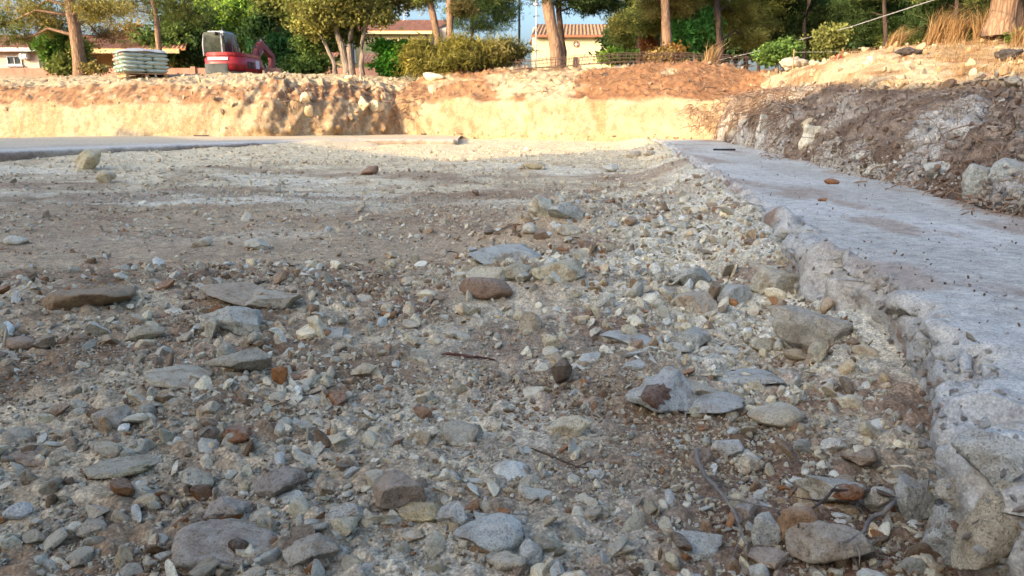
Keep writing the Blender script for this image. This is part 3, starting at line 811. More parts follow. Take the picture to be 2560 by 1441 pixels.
for i, (x0, y0, x1, y1, kind, colr, label) in enumerate(HEROES):
    r = place_rock(x0, y0, x1, y1, kind, i)
    if r is None: continue
    l, nrm, dep, w, dp, h, a = r
    big = (x1 - x0) > 60
    me = rock_mesh('rock', 100 + i * 7, (w * 1.04, dp, h * 1.08), kind, 4 if big else 3)
    o = link('rock', me, M['hero'])
    rr_ = random.Random(i)
    steep = nrm.z < .75
    o.location = l + Vector((0, dp * .30 * (1 if not steep else .5), h * .5 - h * (.14 if kind != 's' else .30)))
    if l.y > 3.6 and l.x > edge_x(l.y) + 1.0: o.location = l - nrm * dp * (.40 if 'foot' in label else .52) + Vector((0, 0, h * .42))
    o.rotation_euler = (rr_.uniform(-.10, .10), rr_.uniform(-.14, .14), rr_.uniform(-.25, .25))
    o.color = (colr[0] * 1.42, colr[1] * 1.34, colr[2] * 1.18, 1)
    tag(o, label, 'rock', 'large stones lying about the excavation')
    for key, cd, dr, lim in (('patch of brown soil', (.17, .095, .06), (-.5, -.8, .25), .80), ('rust patch', (.30, .13, .055), (.2, -.75, .6), .86), ('orange lower edge', (.36, .19, .08), (.2, -.7, -.55), .70), ('yellowish broken end', (.50, .40, .21), (.8, -.5, .1), .80)):
        if key in label:
            V = np.empty(len(me.vertices) * 3); me.vertices.foreach_get('co', V); V = V.reshape(-1, 3)
            Fp = np.empty(len(me.polygons) * 3, np.int32); me.polygons.foreach_get('vertices', Fp); Fp = Fp.reshape(-1, 3)
            u_ = V / np.array([w, dp, h]); u_ /= np.linalg.norm(u_, axis=1)[:, None] + 1e-9
            q_ = u_ @ (np.array(dr) / np.linalg.norm(dr)) + .22 * fbm(V, 28, 3, 7)
            sel_ = (q_[Fp].mean(1) > lim)
            nn = np.empty(len(me.vertices) * 3); me.vertices.foreach_get('normal', nn)
            pt = link('soil_patch' if 'soil' in key else 'stain', mesh_np('patch', V + nn.reshape(-1, 3) * (.003 + .004 * np.clip(fbm(V, 90, 2, 3), 0, 1))[:, None], Fp[sel_]), M['hero'], o)
            pt.color = (*cd, 1)
    hero_at.append(((x0 + x1) / 2, (y0 + y1) / 2, label))

# ------------------------------------------------------------------ loose rubble: the largest stones one by one, the rest as one mass
protos = bpy.data.collections.new('stone_shapes')
PM = []
NPROTO = 28
for k in range(NPROTO):
    d = [(1, .8, .62), (1, .72, .5), (1, .9, .75), (1, .6, .26), (1, .85, .45), (1, .55, .5), (1, .75, .2)][k % 7]
    V, F = rock_shape(900 + k * 13, 3, d, 13 if k % 3 else 6, .085, .0 if k % 3 else .3)
    me = mesh_np('stone_shape_%02d' % k, V, F, None, False)
    PM.append(me)
    po = bpy.data.objects.new('stone_shape_%02d' % k, me); me.materials.append(M['gravel'])
    protos.objects.link(po)

PAL = np.array([CRM, (.54, .495, .40), (.47, .415, .32), BLU, TANC, BRN, (.225, .15, .095), RST, WHT, (.53, .43, .29)])
def stone_colours(X, Y, rng):
    n = len(X)
    P = P3(X, Y)
    a = fbm(P, 1.0, 3, 201); b = fbm(P, 2.6, 3, 202)
    d = np.clip(edge_x(Y) - X, 0, 9) * (1 - .6 * np.exp(-((X - .5) / .6) ** 2 - ((Y - 4.8) / 1.0) ** 2))
    left = sstep(.9, 2.6, d) * (1 - sstep(3.6, 5.5, Y))       # the browner rubble away from the strip, near the camera
    near = np.exp(-(d / .75) ** 2)
    w = np.zeros((n, len(PAL)))
    base_ = np.array([.19, .22, .17, .07, .13, .08, .03, .02, .05, .04])
    brown = np.array([.06, .15, .24, .03, .17, .18, .09, .03, .025, .025])
    chalk = np.array([.26, .18, .08, .24, .06, .03, .015, .01, .12, .02])
    soil = np.array([.03, .05, .08, .02, .12, .30, .25, .13, .01, .01])
    w = base_ * (1 - left)[:, None] + brown * left[:, None]
    w = w * (1 - near * .85)[:, None] + chalk * (near * .85)[:, None]
    pocket = np.exp(-((X - .62) / .32) ** 2 - ((Y - 1.32) / .36) ** 2)
    s = np.clip(sstep(.22, .42, b) * .8 + pocket * .75, 0, .9)[:, None]
    w = w * (1 - s) + soil * s
    w /= w.sum(1)[:, None]
    idx = (w.cumsum(1) > rng.random(n)[:, None]).argmax(1)
    c = PAL[idx] * np.array([1.24, 1.22, 1.12]) * rng.uniform(.64, 1.24, n)[:, None] * (1 + rng.normal(0, .03, (n, 1)) * np.array([[1, .2, -1]]))
    return c
def sector(n, r0, r1, rng, a0=-46, a1=44):
    r = np.sqrt(rng.uniform(r0 * r0, r1 * r1, n)); a = np.radians(rng.uniform(a0, a1, n))
    return r * np.sin(a), r * np.cos(a)
CLS = [  # r0, r1, stones per square metre, smallest, largest, how much the smooth patches lose
 (.55, 1.9, 24000, .005, .015, .25), (1.9, 3.2, 8500, .008, .019, .4), (3.2, 5.5, 1500, .011, .024, .65), (5.5, 9, 620, .014, .03, .6), (9, 17, 130, .02, .045, .6),
 (.55, 2.2, 1900, .016, .036, .6), (2.2, 4.3, 1000, .020, .044, .75), (4.3, 8, 230, .022, .055, .8), (8, 17, 40, .03, .075, .8),
 (.55, 2.3, 620, .032, .072, .8), (2.3, 4.5, 150, .042, .085, .9), (4.5, 9, 22, .045, .11, .9), (9, 17, 4.5, .05, .13, .8),
 (.8, 4.3, 9, .08, .15, .95), (2.4, 8.5, 110, .022, .075, -1), (8.5, 14, 40, .025, .08, -1), (2.4, 8.5, 22, .055, .12, -1), (3.0, 6.6, 260, .025, .07, -2), (3.0, 6.6, 40, .05, .12, -2)]
pts = []
rng = np.random.default_rng(77)
for r0, r1, dens, s0, s1, lose in CLS:
    n = int(dens * math.radians(90) / 2 * (r1 * r1 - r0 * r0))
    X, Y = sector(n, r0, r1, rng)
    P = P3(X, Y)
    sm = smooth_mask(X, Y); d = edge_x(Y) - X
    cl = .5 + 1.15 * fbm(P, 1.5, 3, 211 + int(s1 * 1000))
    slope = np.exp(-(np.maximum(d, 0) / .7) ** 2)
    keep = np.clip(cl + .35 * slope, .08, 1.3) * (1 - lose * sm)
    if lose < 0: keep = np.exp(-(np.maximum(d, 0) / 1.05) ** 2) * np.clip(cl, .2, 1.2)
    if lose == -2: keep = np.exp(-((X - .55) / .55) ** 2 - ((Y - 4.75) / .95) ** 2)
    ok = (rng.random(n) < keep) & (d > .03)
    X, Y = X[ok], Y[ok]
    s = s0 + (s1 - s0) * rng.random(len(X)) ** 2.0
    pts.append(np.stack([X, Y, s], 1))
pts = np.concatenate(pts)
X, Y, SZ = pts.T
Z = floor_height(X, Y)
scl = np.stack([SZ * rng.uniform(.8, 1.2, len(SZ)), SZ * rng.uniform(.75, 1.15, len(SZ)), SZ * rng.uniform(.65, 1.1, len(SZ))], 1)
Z = Z + SZ * np.where(rng.random(len(SZ)) < .25, rng.uniform(.15, .42, len(SZ)), rng.uniform(-.12, .2, len(SZ)))
rot = np.stack([rng.normal(0, .75, len(SZ)), rng.normal(0, .75, len(SZ)), rng.uniform(0, 6.283, len(SZ))], 1)
idx = rng.integers(0, NPROTO, len(SZ))
colr = stone_colours(X, Y, rng)
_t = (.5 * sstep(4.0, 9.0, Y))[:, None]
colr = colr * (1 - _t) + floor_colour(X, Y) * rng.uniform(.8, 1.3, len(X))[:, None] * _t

def rubble_mass(name, P, rot, scl, idx, colr, label, cat):
    me = bpy.data.meshes.new(name)
    me.vertices.add(len(P)); me.vertices.foreach_set('co', np.asarray(P, np.float32).ravel())
    for nm, typ, key, val in (('rot', 'FLOAT_VECTOR', 'vector', rot), ('scl', 'FLOAT_VECTOR', 'vector', scl), ('idx', 'INT', 'value', idx)):
        a = me.attributes.new(nm, typ, 'POINT'); a.data.foreach_set(key, np.asarray(val, np.int32 if typ == 'INT' else np.float32).ravel())
    a = me.attributes.new('col', 'FLOAT_COLOR', 'POINT'); c = np.ones((len(P), 4), np.float32); c[:, :3] = np.clip(colr, 0.01, 1); a.data.foreach_set('color', c.ravel())
    me.update()
    o = link(name, me)
    md = o.modifiers.new('stones', 'NODES'); md.node_group = STONES
    return tag(o, label, cat, kind='stuff')
STONES = bpy.data.node_groups.new('stones', 'GeometryNodeTree')
STONES.interface.new_socket('Geometry', in_out='INPUT', socket_type='NodeSocketGeometry')
STONES.interface.new_socket('Geometry', in_out='OUTPUT', socket_type='NodeSocketGeometry')
gi = STONES.nodes.new('NodeGroupInput'); go = STONES.nodes.new('NodeGroupOutput')
ci = STONES.nodes.new('GeometryNodeCollectionInfo'); ci.inputs['Collection'].default_value = protos
ci.inputs['Separate Children'].default_value = True; ci.inputs['Reset Children'].default_value = True
ip = STONES.nodes.new('GeometryNodeInstanceOnPoints'); ip.inputs['Pick Instance'].default_value = True
for nm, typ, sock in (('rot', 'FLOAT_VECTOR', 'Rotation'), ('scl', 'FLOAT_VECTOR', 'Scale'), ('idx', 'INT', 'Instance Index')):
    a = STONES.nodes.new('GeometryNodeInputNamedAttribute'); a.data_type = typ; a.inputs['Name'].default_value = nm
    STONES.links.new(a.outputs['Attribute'], ip.inputs[sock])
STONES.links.new(gi.outputs[0], ip.inputs['Points']); STONES.links.new(ci.outputs[0], ip.inputs['Instance']); STONES.links.new(ip.outputs[0], go.inputs[0])

# projected size: the largest become things of their own
dep = Y * CP - (Z - CAM_H) * SP
pxw = SZ / dep * FPX
u = (X / dep) * FPX + 1280; vv = 720.5 - ((Y * SP + (Z - CAM_H) * CP) / dep) * FPX
inframe = (u > 10) & (u < 2550) & (vv > 200) & (vv < 1435)
order = np.argsort(np.where(inframe, -pxw, 0))
NIND = 300 - len(HEROES)
chosen = order[:NIND]
COLW = [('rust', RST), ('dark brown', (.23, .145, .098)), ('brown', BRN), ('tan', TANC), ('cream', CRM), ('white', WHT), ('blue grey', BLU), ('grey', (.49, .44, .355)), ('dun', (.43, .37, .29))]
def colour_word(c):
    c = np.array(c); b = c / c.sum()
    return min(COLW, key=lambda k: np.abs(np.log(np.array(k[1])) - np.log(c)).sum() + 6 * np.abs(np.array(k[1]) / sum(k[1]) - b).sum())[0]
taken = {}
CONN = (' beside ', ' with ', ' between ', ' in ', ' on ', ' at ', ' behind ', ' under ', ' left ', ' right ', ' lying ', ' leaning ', ' whose ', ' half ', ' touching ', ' near ', ' alone ', ' standing ', ' wedged ', ' bedded ', ' fallen ', ' lodged ', ' split ', ' above ', ' low ', ' cut ', ' filling ', ' directly ', ' just ', ' high ', ' propped ', ' slanting ', ' bridging ', ' hanging ', ' by ', ' before ', ' to ', ' below ')
def cuts(lab):
    ps = sorted({lab.find(k) for k in CONN if lab.find(k) > 12} | {len(lab)})
    return [lab[:p] for p in ps]
ALL_H = [h[2] for h in hero_at]
SHORT = {}
for h in ALL_H:
    SHORT[h] = next((p for p in cuts(h) if len(p.split()) >= 3 and sum(x.startswith(p) for x in ALL_H) == 1 and sum((' ' + p + ' ') in (' ' + x + ' ') for x in ALL_H) == 1), h)
for i in chosen:
    o = bpy.data.objects.new('stone', PM[idx[i]]); COL.objects.link(o)
    o.material_slots[0].link = 'OBJECT'; o.material_slots[0].material = M['rock']
    o.location = (X[i], Y[i], Z[i]); o.rotation_euler = rot[i]; o.scale = scl[i]; o.color = (*colr[i], 1)
    hx, hy, hl = min(hero_at, key=lambda h: ((h[0] - u[i]) ** 2 + 2.2 * (h[1] - vv[i]) ** 2))
    dx, dy = u[i] - hx, vv[i] - hy
    rel = ('just ' if abs(dx) + abs(dy) < 110 else '') + (('right of' if dx > 0 else 'left of') if abs(dx) > abs(dy) * 1.4 else ('in front of' if dy > 0 else 'behind'))
    form = ('', '', 'chunky ', 'flat ', '', 'long ', 'thin ')[idx[i] % 7]
    size = 'large' if pxw[i] > 85 else 'medium' if pxw[i] > 62 else 'small'
    lab = '%s %s%s stone %s the %s' % (size, form, colour_word(colr[i]), rel, SHORT[hl])
    wds = lab.split()
    if len(wds) > 16: lab = ' '.join(wds[:16])
    while lab.split()[-1] in ('a', 'the', 'of', 'at', 'with', 'in', 'on', 'its', 'and', 'to', 'by', 'under', 'its', 'right', 'left', 'whose', 'one', 'between', 'beside', 'very'): lab = ' '.join(lab.split()[:-1])
    taken.setdefault(lab, []).append(o)
for lab, os_ in taken.items():
    for o in os_: tag(o, lab, 'stone', 'loose stones in the rubble')
rest = np.ones(len(X), bool); rest[chosen] = False
rubble_mass('rubble', np.stack([X, Y, Z], 1)[rest], rot[rest], scl[rest], idx[rest], colr[rest], 'loose limestone gravel and soil crumbs covering the pit floor', 'gravel')

# stones held in the banks
def bank_stones(name, P, NRM, mask, n, s0, s1, pal, label, seed, wts=None, power=2.2, earth=None):
    rng = np.random.default_rng(seed)
    ids = np.nonzero(mask)[0]
    p = None
    if wts is not None: p = wts[ids] / wts[ids].sum()
    pick = rng.choice(ids, n, p=p)
    s = s0 + (s1 - s0) * rng.random(n) ** power
    Q = P[pick] + rng.normal(0, .03, (n, 3)) * 1.0 + NRM[pick] * (s * .05)[:, None]
    rot = rng.uniform(0, 6.283, (n, 3))
    scl = s[:, None] * rng.uniform(.7, 1.2, (n, 3))
    pal = np.array(pal)
    c = pal[rng.integers(0, len(pal), n)] * rng.uniform(.75, 1.15, n)[:, None]
    if earth is not None: c = c * .40 + earth[pick] * .60 * rng.uniform(.8, 1.3, n)[:, None]
    return rubble_mass(name, Q, rot, scl, rng.integers(0, NPROTO, n), c, label, 'gravel')
roff = (RP[:, 0] - np.interp(RP[:, 1], [4.15, 14.2], [2.9, 4.4]))
wz = RP[:, 1].clip(2.5, 30)
facing = (RP[:, 1] > 2.0) & (RP[:, 2] > -.02)
fm = facing & (RP[:, 2] < 1.05) & (roff < 1.4)
st = fbm(np.stack([RP[:, 1] - RP[:, 2] * 1.3, RP[:, 2] * 1.5, 0 * RP[:, 0]], 1), .95, 4, 113)
bank_stones('bank_rubble', RP, RN, fm, 10000, .012, .075, [(.24, .15, .10), (.29, .20, .14), (.42, .37, .29), (.20, .12, .08), (.27, .18, .12)], 'stones and clods in the shaded face of the right bank', 301, earth=RC)
bank_stones('bank_rubble', RP, RN, fm & (st > .14), 5500, .012, .05, [(.48, .43, .35), (.52, .48, .40), (.42, .37, .30)], 'pale chips spilled in streaks down the right bank', 302)
bank_stones('bank_rubble', RP, RN, facing & (roff > 1.1) & (RP[:, 1] > 4), 4200, .02, .20, [(.60, .53, .38), (.56, .47, .31), (.38, .25, .14), (.62, .57, .44), (.30, .17, .09)], 'pale stones strewn over the sunlit ground above the right bank', 303, power=4.5, earth=RC)
bank_stones('bank_rubble', RP, RN, facing & (RP[:, 2] < .16) & (roff < .5), 1500, .012, .05, [(.50, .47, .40), (.20, .11, .07), (.17, .10, .06), (.52, .50, .46)], 'chips and soil fallen along the foot of the right bank', 304)
kf = (KP[:, 2] > .97)
bank_stones('bank_rubble', KP, KN, kf, 1700, .012, .17, [(.60, .52, .36), (.56, .45, .29), (.33, .18, .09), (.64, .58, .44), (.30, .16, .08)], 'stones in the brown soil over the chalk cut', 305, power=4, earth=KC)
bank_stones('bank_rubble', KP, KN, (KP[:, 2] < .1) & (KP[:, 0] < 4.6), 700, .015, .09, [(.55, .46, .30), (.45, .35, .2)], 'crumbs at the foot of the chalk cut', 306)
lf = (LBP[:, 2] > .75) | ((LBP[:, 0] > -7.2) & (LBP[:, 2] > .05))
bank_stones('bank_rubble', LBP, LBN, lf & (LBP[:, 0] > -19) & (LBP[:, 2] < 1.9), 2000, .012, .17, [(.53, .45, .31), (.48, .38, .25), (.34, .20, .11), (.54, .48, .35), (.30, .17, .09), (.50, .41, .28)], 'stones in the brown and pale soil of the left bank', 307, power=4.5, earth=LBC)
bank_stones('bank_rubble', LBP, LBN, (LBP[:, 0] > -8.4) & (LBP[:, 0] < -2.6) & (LBP[:, 2] > .1) & (LBP[:, 2] < 1.75), 420, .03, .22, [(.50, .41, .28), (.46, .36, .23), (.40, .29, .18)], 'boulders and clods standing out of the grazing lit corner bank', 309, power=2.4, earth=LBC)
# chips in and on the broken face of the strip
bank_stones('strip_chips', SP_, SN, (strip_off < 34) & (SP_[:, 1] > .4) & (SP_[:, 1] < 14) & (SP_[:, 2] > -.34), 4600, .005, .034, [(.46, .43, .37), (.52, .47, .38), (.40, .38, .33), (.22, .14, .09)], 'chips and lumps breaking out of the edge of the right strip', 308, power=3.2, earth=SC)
# crumbs on the strips
rng = np.random.default_rng(5)
n = 4200
Yc = np.exp(rng.uniform(math.log(1.2), math.log(15), n)); Xc = edge_x(Yc) + .08 + rng.random(n) * 1.9
Xc = np.minimum(Xc, np.interp(Yc, [-1.5, 4.15, 14.2, 18], [2.15, 2.9, 4.4, 4.9]) + .02)
sz = .003 + .013 * rng.random(n) ** 5
pc = np.array([(.20, .12, .08), (.12, .09, .07), (.55, .54, .5), (.34, .26, .2), (.48, .46, .42)])[rng.integers(0, 5, n)]
rubble_mass('strip_crumbs', np.stack([Xc, Yc, sz * .1 + .006], 1), rng.uniform(0, 6, (n, 3)), sz[:, None] * rng.uniform(.7, 1.2, (n, 3)), rng.integers(0, NPROTO, n), pc, 'specks of soil and chips on the right footing strip', 'gravel')

# ------------------------------------------------------------------ houses
M['plaster_pink'] = simple_mat('pinkish_plaster', (.56, .43, .34), .9, .06, 1.5, .2)
M['plaster_yellow'] = simple_mat('yellow_plaster', (.52, .42, .22), .9, .06, 1.2, .2)
M['plaster_pale'] = simple_mat('pale_yellow_plaster', (.58, .50, .29), .9, .05, .8, .15)
M['plaster_orange'] = simple_mat('ochre_plaster', (.62, .42, .20), .9, .08, 1.2, .2)
M['tile'] = simple_mat('terracotta_tile', (.50, .235, .12), .85, .3, 3, .4)
M['tile_brown'] = simple_mat('brown_tile', (.27, .16, .085), .85, .22, 2, .4)
M['brick'] = simple_mat('red_garden_wall', (.36, .19, .13), .9, .2, 4, .4)
M['white'] = simple_mat('white_paint', (.75, .74, .70), .6, .05)
M['dark'] = simple_mat('dark_opening', (.03, .028, .026), .6, .2)
M['grey'] = simple_mat('grey_metal', (.30, .31, .33), .5, .1, metal=.3)
M['glass'] = simple_mat('window_glass', (.05, .06, .07), .08, .1, spec=.6)
M['brown_trim'] = simple_mat('brown_trim', (.26, .11, .06), .7, .15)
M['blue_panel'] = simple_mat('solar_panel', (.05, .08, .15), .2, .1, spec=.5)
M['wood'] = simple_mat('wood', (.34, .22, .12), .85, .25, 9)

def corrugated(p0, p1, q0, q1, pitch=.22, amp=.035, rows=1, thick=.10):
    """a tiled roof slope: eave p0->p1, ridge q0->q1, with rolls of tile running up the slope"""
    p0, p1, q0, q1 = map(Vector, (p0, p1, q0, q1))
    n = max(2, int((p1 - p0).length / pitch)) * 4
    nrm = (p1 - p0).cross(q0 - p0).normalized()
    if nrm.z < 0: nrm = -nrm
    vs = []; fs = []
    R = 10
    for j in range(R + 1):
        t = j / R
        for i in range(n + 1):
            s = i / n
            a = p0.lerp(p1, s); b = q0.lerp(q1, s)
            vs.append(a.lerp(b, t) + nrm * (amp * math.sin(i * math.pi / 2) + .02 * ((j % 2))))
    for j in range(R):
        for i in range(n):
            k = j * (n + 1) + i
            fs.append((k, k + 1, k + n + 2, k + n + 1))
    m0 = len(vs)
    vs += [p0 - nrm * thick, p1 - nrm * thick, q1 - nrm * thick, q0 - nrm * thick]
    fs += [(m0, m0 + 3, m0 + 2, m0 + 1)]
    k0 = (R) * (n + 1)
    fs += [(m0, m0 + 1, n, 0), (m0 + 2, m0 + 3, k0, k0 + n), (0, k0, m0 + 3, m0), (n, m0 + 1, m0 + 2, k0 + n)]
    mb = MB(); mb.add(vs, fs); return mb

def window(parent, c, w, h, depth=.12, frame=M['white'], bars=(1, 1), pane=M['glass']):
    """window in a wall that faces -y; c = centre on the wall face"""
    x, y, z = c
    f = MB()
    t = .06
    f.box((x - w / 2 + t / 2, y - .02, z), (t, .10, h)); f.box((x + w / 2 - t / 2, y - .02, z), (t, .10, h))
    f.box((x, y - .02, z + h / 2 - t / 2), (w - 2 * t, .098, t)); f.box((x, y - .02, z - h / 2 + t / 2), (w - 2 * t, .098, t))
    for i in range(1, bars[0]): f.box((x - w / 2 + w * i / bars[0], y - .018, z), (.035, .07, h - 2 * t))
    for i in range(1, bars[1]): f.box((x, y - .016, z - h / 2 + h * i / bars[1]), (w - 2 * t, .066, .035))
    wf = f.build('window', frame, parent)
    MB().box((x, y - .008, z), (w - 2 * t, .012, h - 2 * t)).build('pane', pane, wf)
    MB().box((x, y - .06, z - h / 2 - .04), (w + .16, .18, .06)).build('sill', frame, wf)
    return wf

GZ = 1.76
# low house at the left
Y1 = 40.0
def hx(px, Y): return at(px, 100, Y).x
x_l, x_r = hx(-160, Y1), hx(440, Y1)
h1 = empty('bungalow', (0, 0, 0), 0, 'low house with orange tiled roof behind the left pines', 'house')
xs = hx(112, Y1)
MB().box(((x_l + xs) / 2, Y1 + 3.5, GZ + 1.05), (xs - x_l, 7, 2.5)).build('wall', M['plaster_pink'], h1)
MB().box(((xs + x_r) / 2, Y1 + 5.0, GZ + 1.15), (x_r - xs - .01, 6, 2.6)).build('wall', M['plaster_orange'], h1)
ez = at(0, 121, Y1).z
corrugated((x_l - .3, Y1 - .5, ez), (xs + .1, Y1 - .5, ez), (x_l + .5, Y1 + 3.6, ez + 1.0), (xs + .6, Y1 + 3.6, ez + 1.0)).build('roof', M['tile'], h1)
corrugated((xs + .1, Y1 + .3, ez + .02), (x_r + .3, Y1 + .3, ez + .02), (xs + .6, Y1 + 5.5, ez + 1.35), (x_r - 1.5, Y1 + 5.5, ez + 1.35)).build('roof', M['tile'], h1)
MB().box(((x_l + xs) / 2, Y1 - .52, ez - .11), (xs - x_l + .3, .10, .18)).build('fascia', M['grey'], h1)
MB().box(((xs + x_r) / 2, Y1 + .28, ez - .12), (x_r - xs, .12, .22)).build('fascia', M['plaster_yellow'], h1)
MB().box((hx(130, 44), Y1 + 4.4, ez + 1.22), (2.6, 1.6, .08), Matrix.Rotation(.22, 3, 'X')).build('solar_panel', M['blue_panel'], h1)
c = at(37, 152, Y1)
window(h1, (c.x, Y1, c.z), px_size(36, Y1), px_size(21, Y1), bars=(2, 1), frame=M['grey'])
for px in (111, 160, 205):
    c = at(px, 157, Y1)
    MB().box((c.x, Y1 + 1.0 if px > 112 else Y1 - .02, GZ + .95), (px_size(22, Y1), .10, 1.75)).build('door', M['dark'], h1)
c = at(67, 141, Y1)
ac = empty('air_conditioner', (c.x, Y1 - .18, c.z), 0, 'white air conditioner box mounted high on the pinkish house wall', 'air conditioner')
MB().box((0, 0, 0), (px_size(20, Y1), .30, px_size(15, Y1))).build('casing', M['white'], ac, .03)
mb = MB(); mb.tube([(.05 + .13 * math.cos(t), -.16, .13 * math.sin(t)) for t in np.linspace(0, 6.283, 13)], .012, 5); mb.build('fan_guard', M['grey'], ac)
gw = empty('garden_wall', (0, 0, 0), 0, 'long low red garden wall before the left house', 'wall')
gm = MB().box((hx(-40, 38.5), 38.5, GZ + .30), (0.1, .2, .1)).mesh('x')
Yg = 35.5
xa, xb = hx(-200, Yg), hx(1010, Yg)
zt = at(450, 171, Yg).z
for i in range(int((xb - xa) / 1.55)):
    x0 = xa + i * 1.55
    MB().box((x0 + .77, Yg + .002 * (i % 3), (GZ + zt) / 2 - .1), (1.535, .20, zt - GZ + .2)).build('panel', M['brick'], gw)
    if i % 2 == 0: MB().box((x0, Yg - .03, (GZ + zt) / 2 - .07), (.22, .28, zt - GZ + .26)).build('pillar', M['brick'], gw)

# two storey house in the middle, partly behind the many stemmed tree
Y2 = 60.0
h2 = empty('house', (0, 0, 0), 0, 'two storey yellow house with terracotta roof behind the many stemmed tree', 'house')
xa, xb = hx(770, Y2), hx(1077, Y2)
e2, r2 = at(1000, 76, Y2).z, at(1000, 50, Y2 + 3.2).z
MB().prism([(Y2, 1.0), (Y2, e2 - .05), (Y2 + 3.4, r2 - .22), (Y2 + 7.0, e2 - .05), (Y2 + 7.0, 1.0)], xa, xb, 'x').build('wall', M['plaster_yellow'], h2)
xg = hx(1108, Y2)
MB().prism([(Y2 + .8, 1.0), (Y2 + .8, e2 + .2), (Y2 + 3.5, r2 - .3), (Y2 + 6.6, e2 + .1), (Y2 + 6.6, 1.0)], xb + .01, xb + 1.1, 'x').build('wall', M['plaster_pink'], h2)
corrugated((xa - .3, Y2 - .5, e2 - .05), (xb + .25, Y2 - .5, e2 - .05), (xa - .3, Y2 + 3.4, r2), (xb + 1.35, Y2 + 3.4, r2), .26, .05).build('roof', M['tile'], h2)
corrugated((xb + 1.35, Y2 + 7.4, e2 - .05), (xa - .3, Y2 + 7.4, e2 - .05), (xb + 1.35, Y2 + 3.42, r2 + .004), (xa - .3, Y2 + 3.42, r2 + .004), .26, .05).build('roof', M['tile'], h2)
MB().box(((xa + xb) / 2, Y2 - .42, e2 - .22), (xb - xa + .3, .2, .2)).build('fascia', M['plaster_pale'], h2)
MB().tube([(hx(1066, Y2), Y2 - .1, 1.2), (hx(1066, Y2), Y2 - .1, e2 - .3)], .06, 6).build('downpipe', M['tile_brown'], h2)
for px in (810, 870, 1000):
    c = at(px, 118, Y2); window(h2, (c.x, Y2, e2 - 1.7), 1.1, 1.3, bars=(2, 1))
p = at(1010, 47, Y2 + 3.4)
MB().tube([(p.x, Y2 + 3.4, r2), (p.x, Y2 + 3.4, r2 + .45), (p.x + .35, Y2 + 3.4, r2 + .5)], .035, 5).build('aerial', M['white'], h2)
# its single storey front wing
Y3 = 52.0
h3 = empty('annexe', (0, 0, 0), 0, 'low yellow annexe with tiled roof and grey shutter below the two storey house', 'house')
for a0, a1, ey, ry in ((768, 822, 157, 132), (905, 960, 156, 135)):
    x0, x1 = hx(a0, Y3), hx(a1, Y3)
    ez, rz_ = at(0, ey, Y3).z, at(0, ry, Y3 + 2).z
    MB().box(((x0 + x1) / 2, Y3 + 1.6, (ez + 1.2) / 2), (x1 - x0, 3, ez - 1.2)).build('wall', M['plaster_yellow'], h3)
    corrugated((x0 - .2, Y3 - .3, ez), (x1 + .2, Y3 - .3, ez), (x0 - .2, Y3 + 2, rz_), (x1 + .2, Y3 + 2, rz_)).build('roof', M['tile'], h3)
    MB().box(((x0 + x1) / 2 + .1, Y3 + .06, GZ + .72), ((x1 - x0) * .62, .10, 1.45)).build('shutter', M['grey'], h3)

# pale yellow house with round window
Y4 = 72.0
h4 = empty('house', (0, 0, 0), 0, 'pale yellow house with brown roof and a small round window', 'house')
xa, xb = hx(1335, Y4), hx(1533, Y4)
e4, r4 = at(1440, 90, Y4).z, at(1440, 61, Y4 + 3.6).z
MB().prism([(Y4, 1.0), (Y4, e4 - .06), (Y4 + 3.8, r4 - .25), (Y4 + 7.6, e4 - .06), (Y4 + 7.6, 1.0)], xa, xb, 'x').build('wall', M['plaster_pale'], h4)
corrugated((xa - .28, Y4 - .55, e4), (xb + .45, Y4 - .55, e4), (xa + .35, Y4 + 3.8, r4), (xb + .55, Y4 + 3.8, r4), .34, .06).build('roof', M['tile_brown'], h4)
corrugated((xb + .45, Y4 + 8.1, e4), (xa - .28, Y4 + 8.1, e4), (xb + .55, Y4 + 3.82, r4), (xa + .35, Y4 + 3.82, r4), .34, .06).build('roof', M['tile_brown'], h4)
MB().box(((xa + xb) / 2 + .1, Y4 - .58, e4 - .08), (xb - xa + .75, .08, .22)).build('fascia', M['brown_trim'], h4)
MB().prism([(Y4 - .6, e4 - .15), (Y4 + 3.8, r4 - .1), (Y4 + 3.8, r4 + .10), (Y4 - .6, e4 + .05)], xb + .45, xb + .58, 'x').build('verge', M['brown_trim'], h4)
c = at(1440, 111, Y4)
R = px_size(6.5, Y4)
mb = MB()
for i in range(20):
    a0, a1 = i * math.pi / 10, (i + 1) * math.pi / 10
    mb.add([(c.x + r_ * math.cos(a), Y4 - d_, c.z + r_ * math.sin(a)) for a in (a0, a1) for r_ in (R * .8, R * 1.1) for d_ in (.01, .10)], [(1, 3, 7, 5), (0, 1, 5, 4), (3, 2, 6, 7)])
wr = mb.build('round_window', M['brown_trim'], h4)
MB().prism([(c.x + R * .82 * math.cos(i * math.pi / 10), c.z + R * .82 * math.sin(i * math.pi / 10)) for i in range(20)], Y4 - .03, Y4 - .012, 'y').build('pane', M['glass'], wr)
MB().box((c.x, Y4 - .05, c.z), (.05, .035, R * 1.6)).box((c.x, Y4 - .052, c.z), (R * 1.6, .031, .05)).build('glazing_bar', M['white'], wr)
c = at(1439, 150, Y4)
mb = MB(); w_ = px_size(6, Y4)
arch = [(c.x - w_, c.z - 1.2)] + [(c.x + w_ * math.cos(t), c.z + w_ * math.sin(t)) for t in np.linspace(math.pi, 0, 9)] + [(c.x + w_, c.z - 1.2)]
wa = mb.prism(arch, Y4 - .05, Y4 - .012, 'y').build('arched_window', M['glass'], h4)
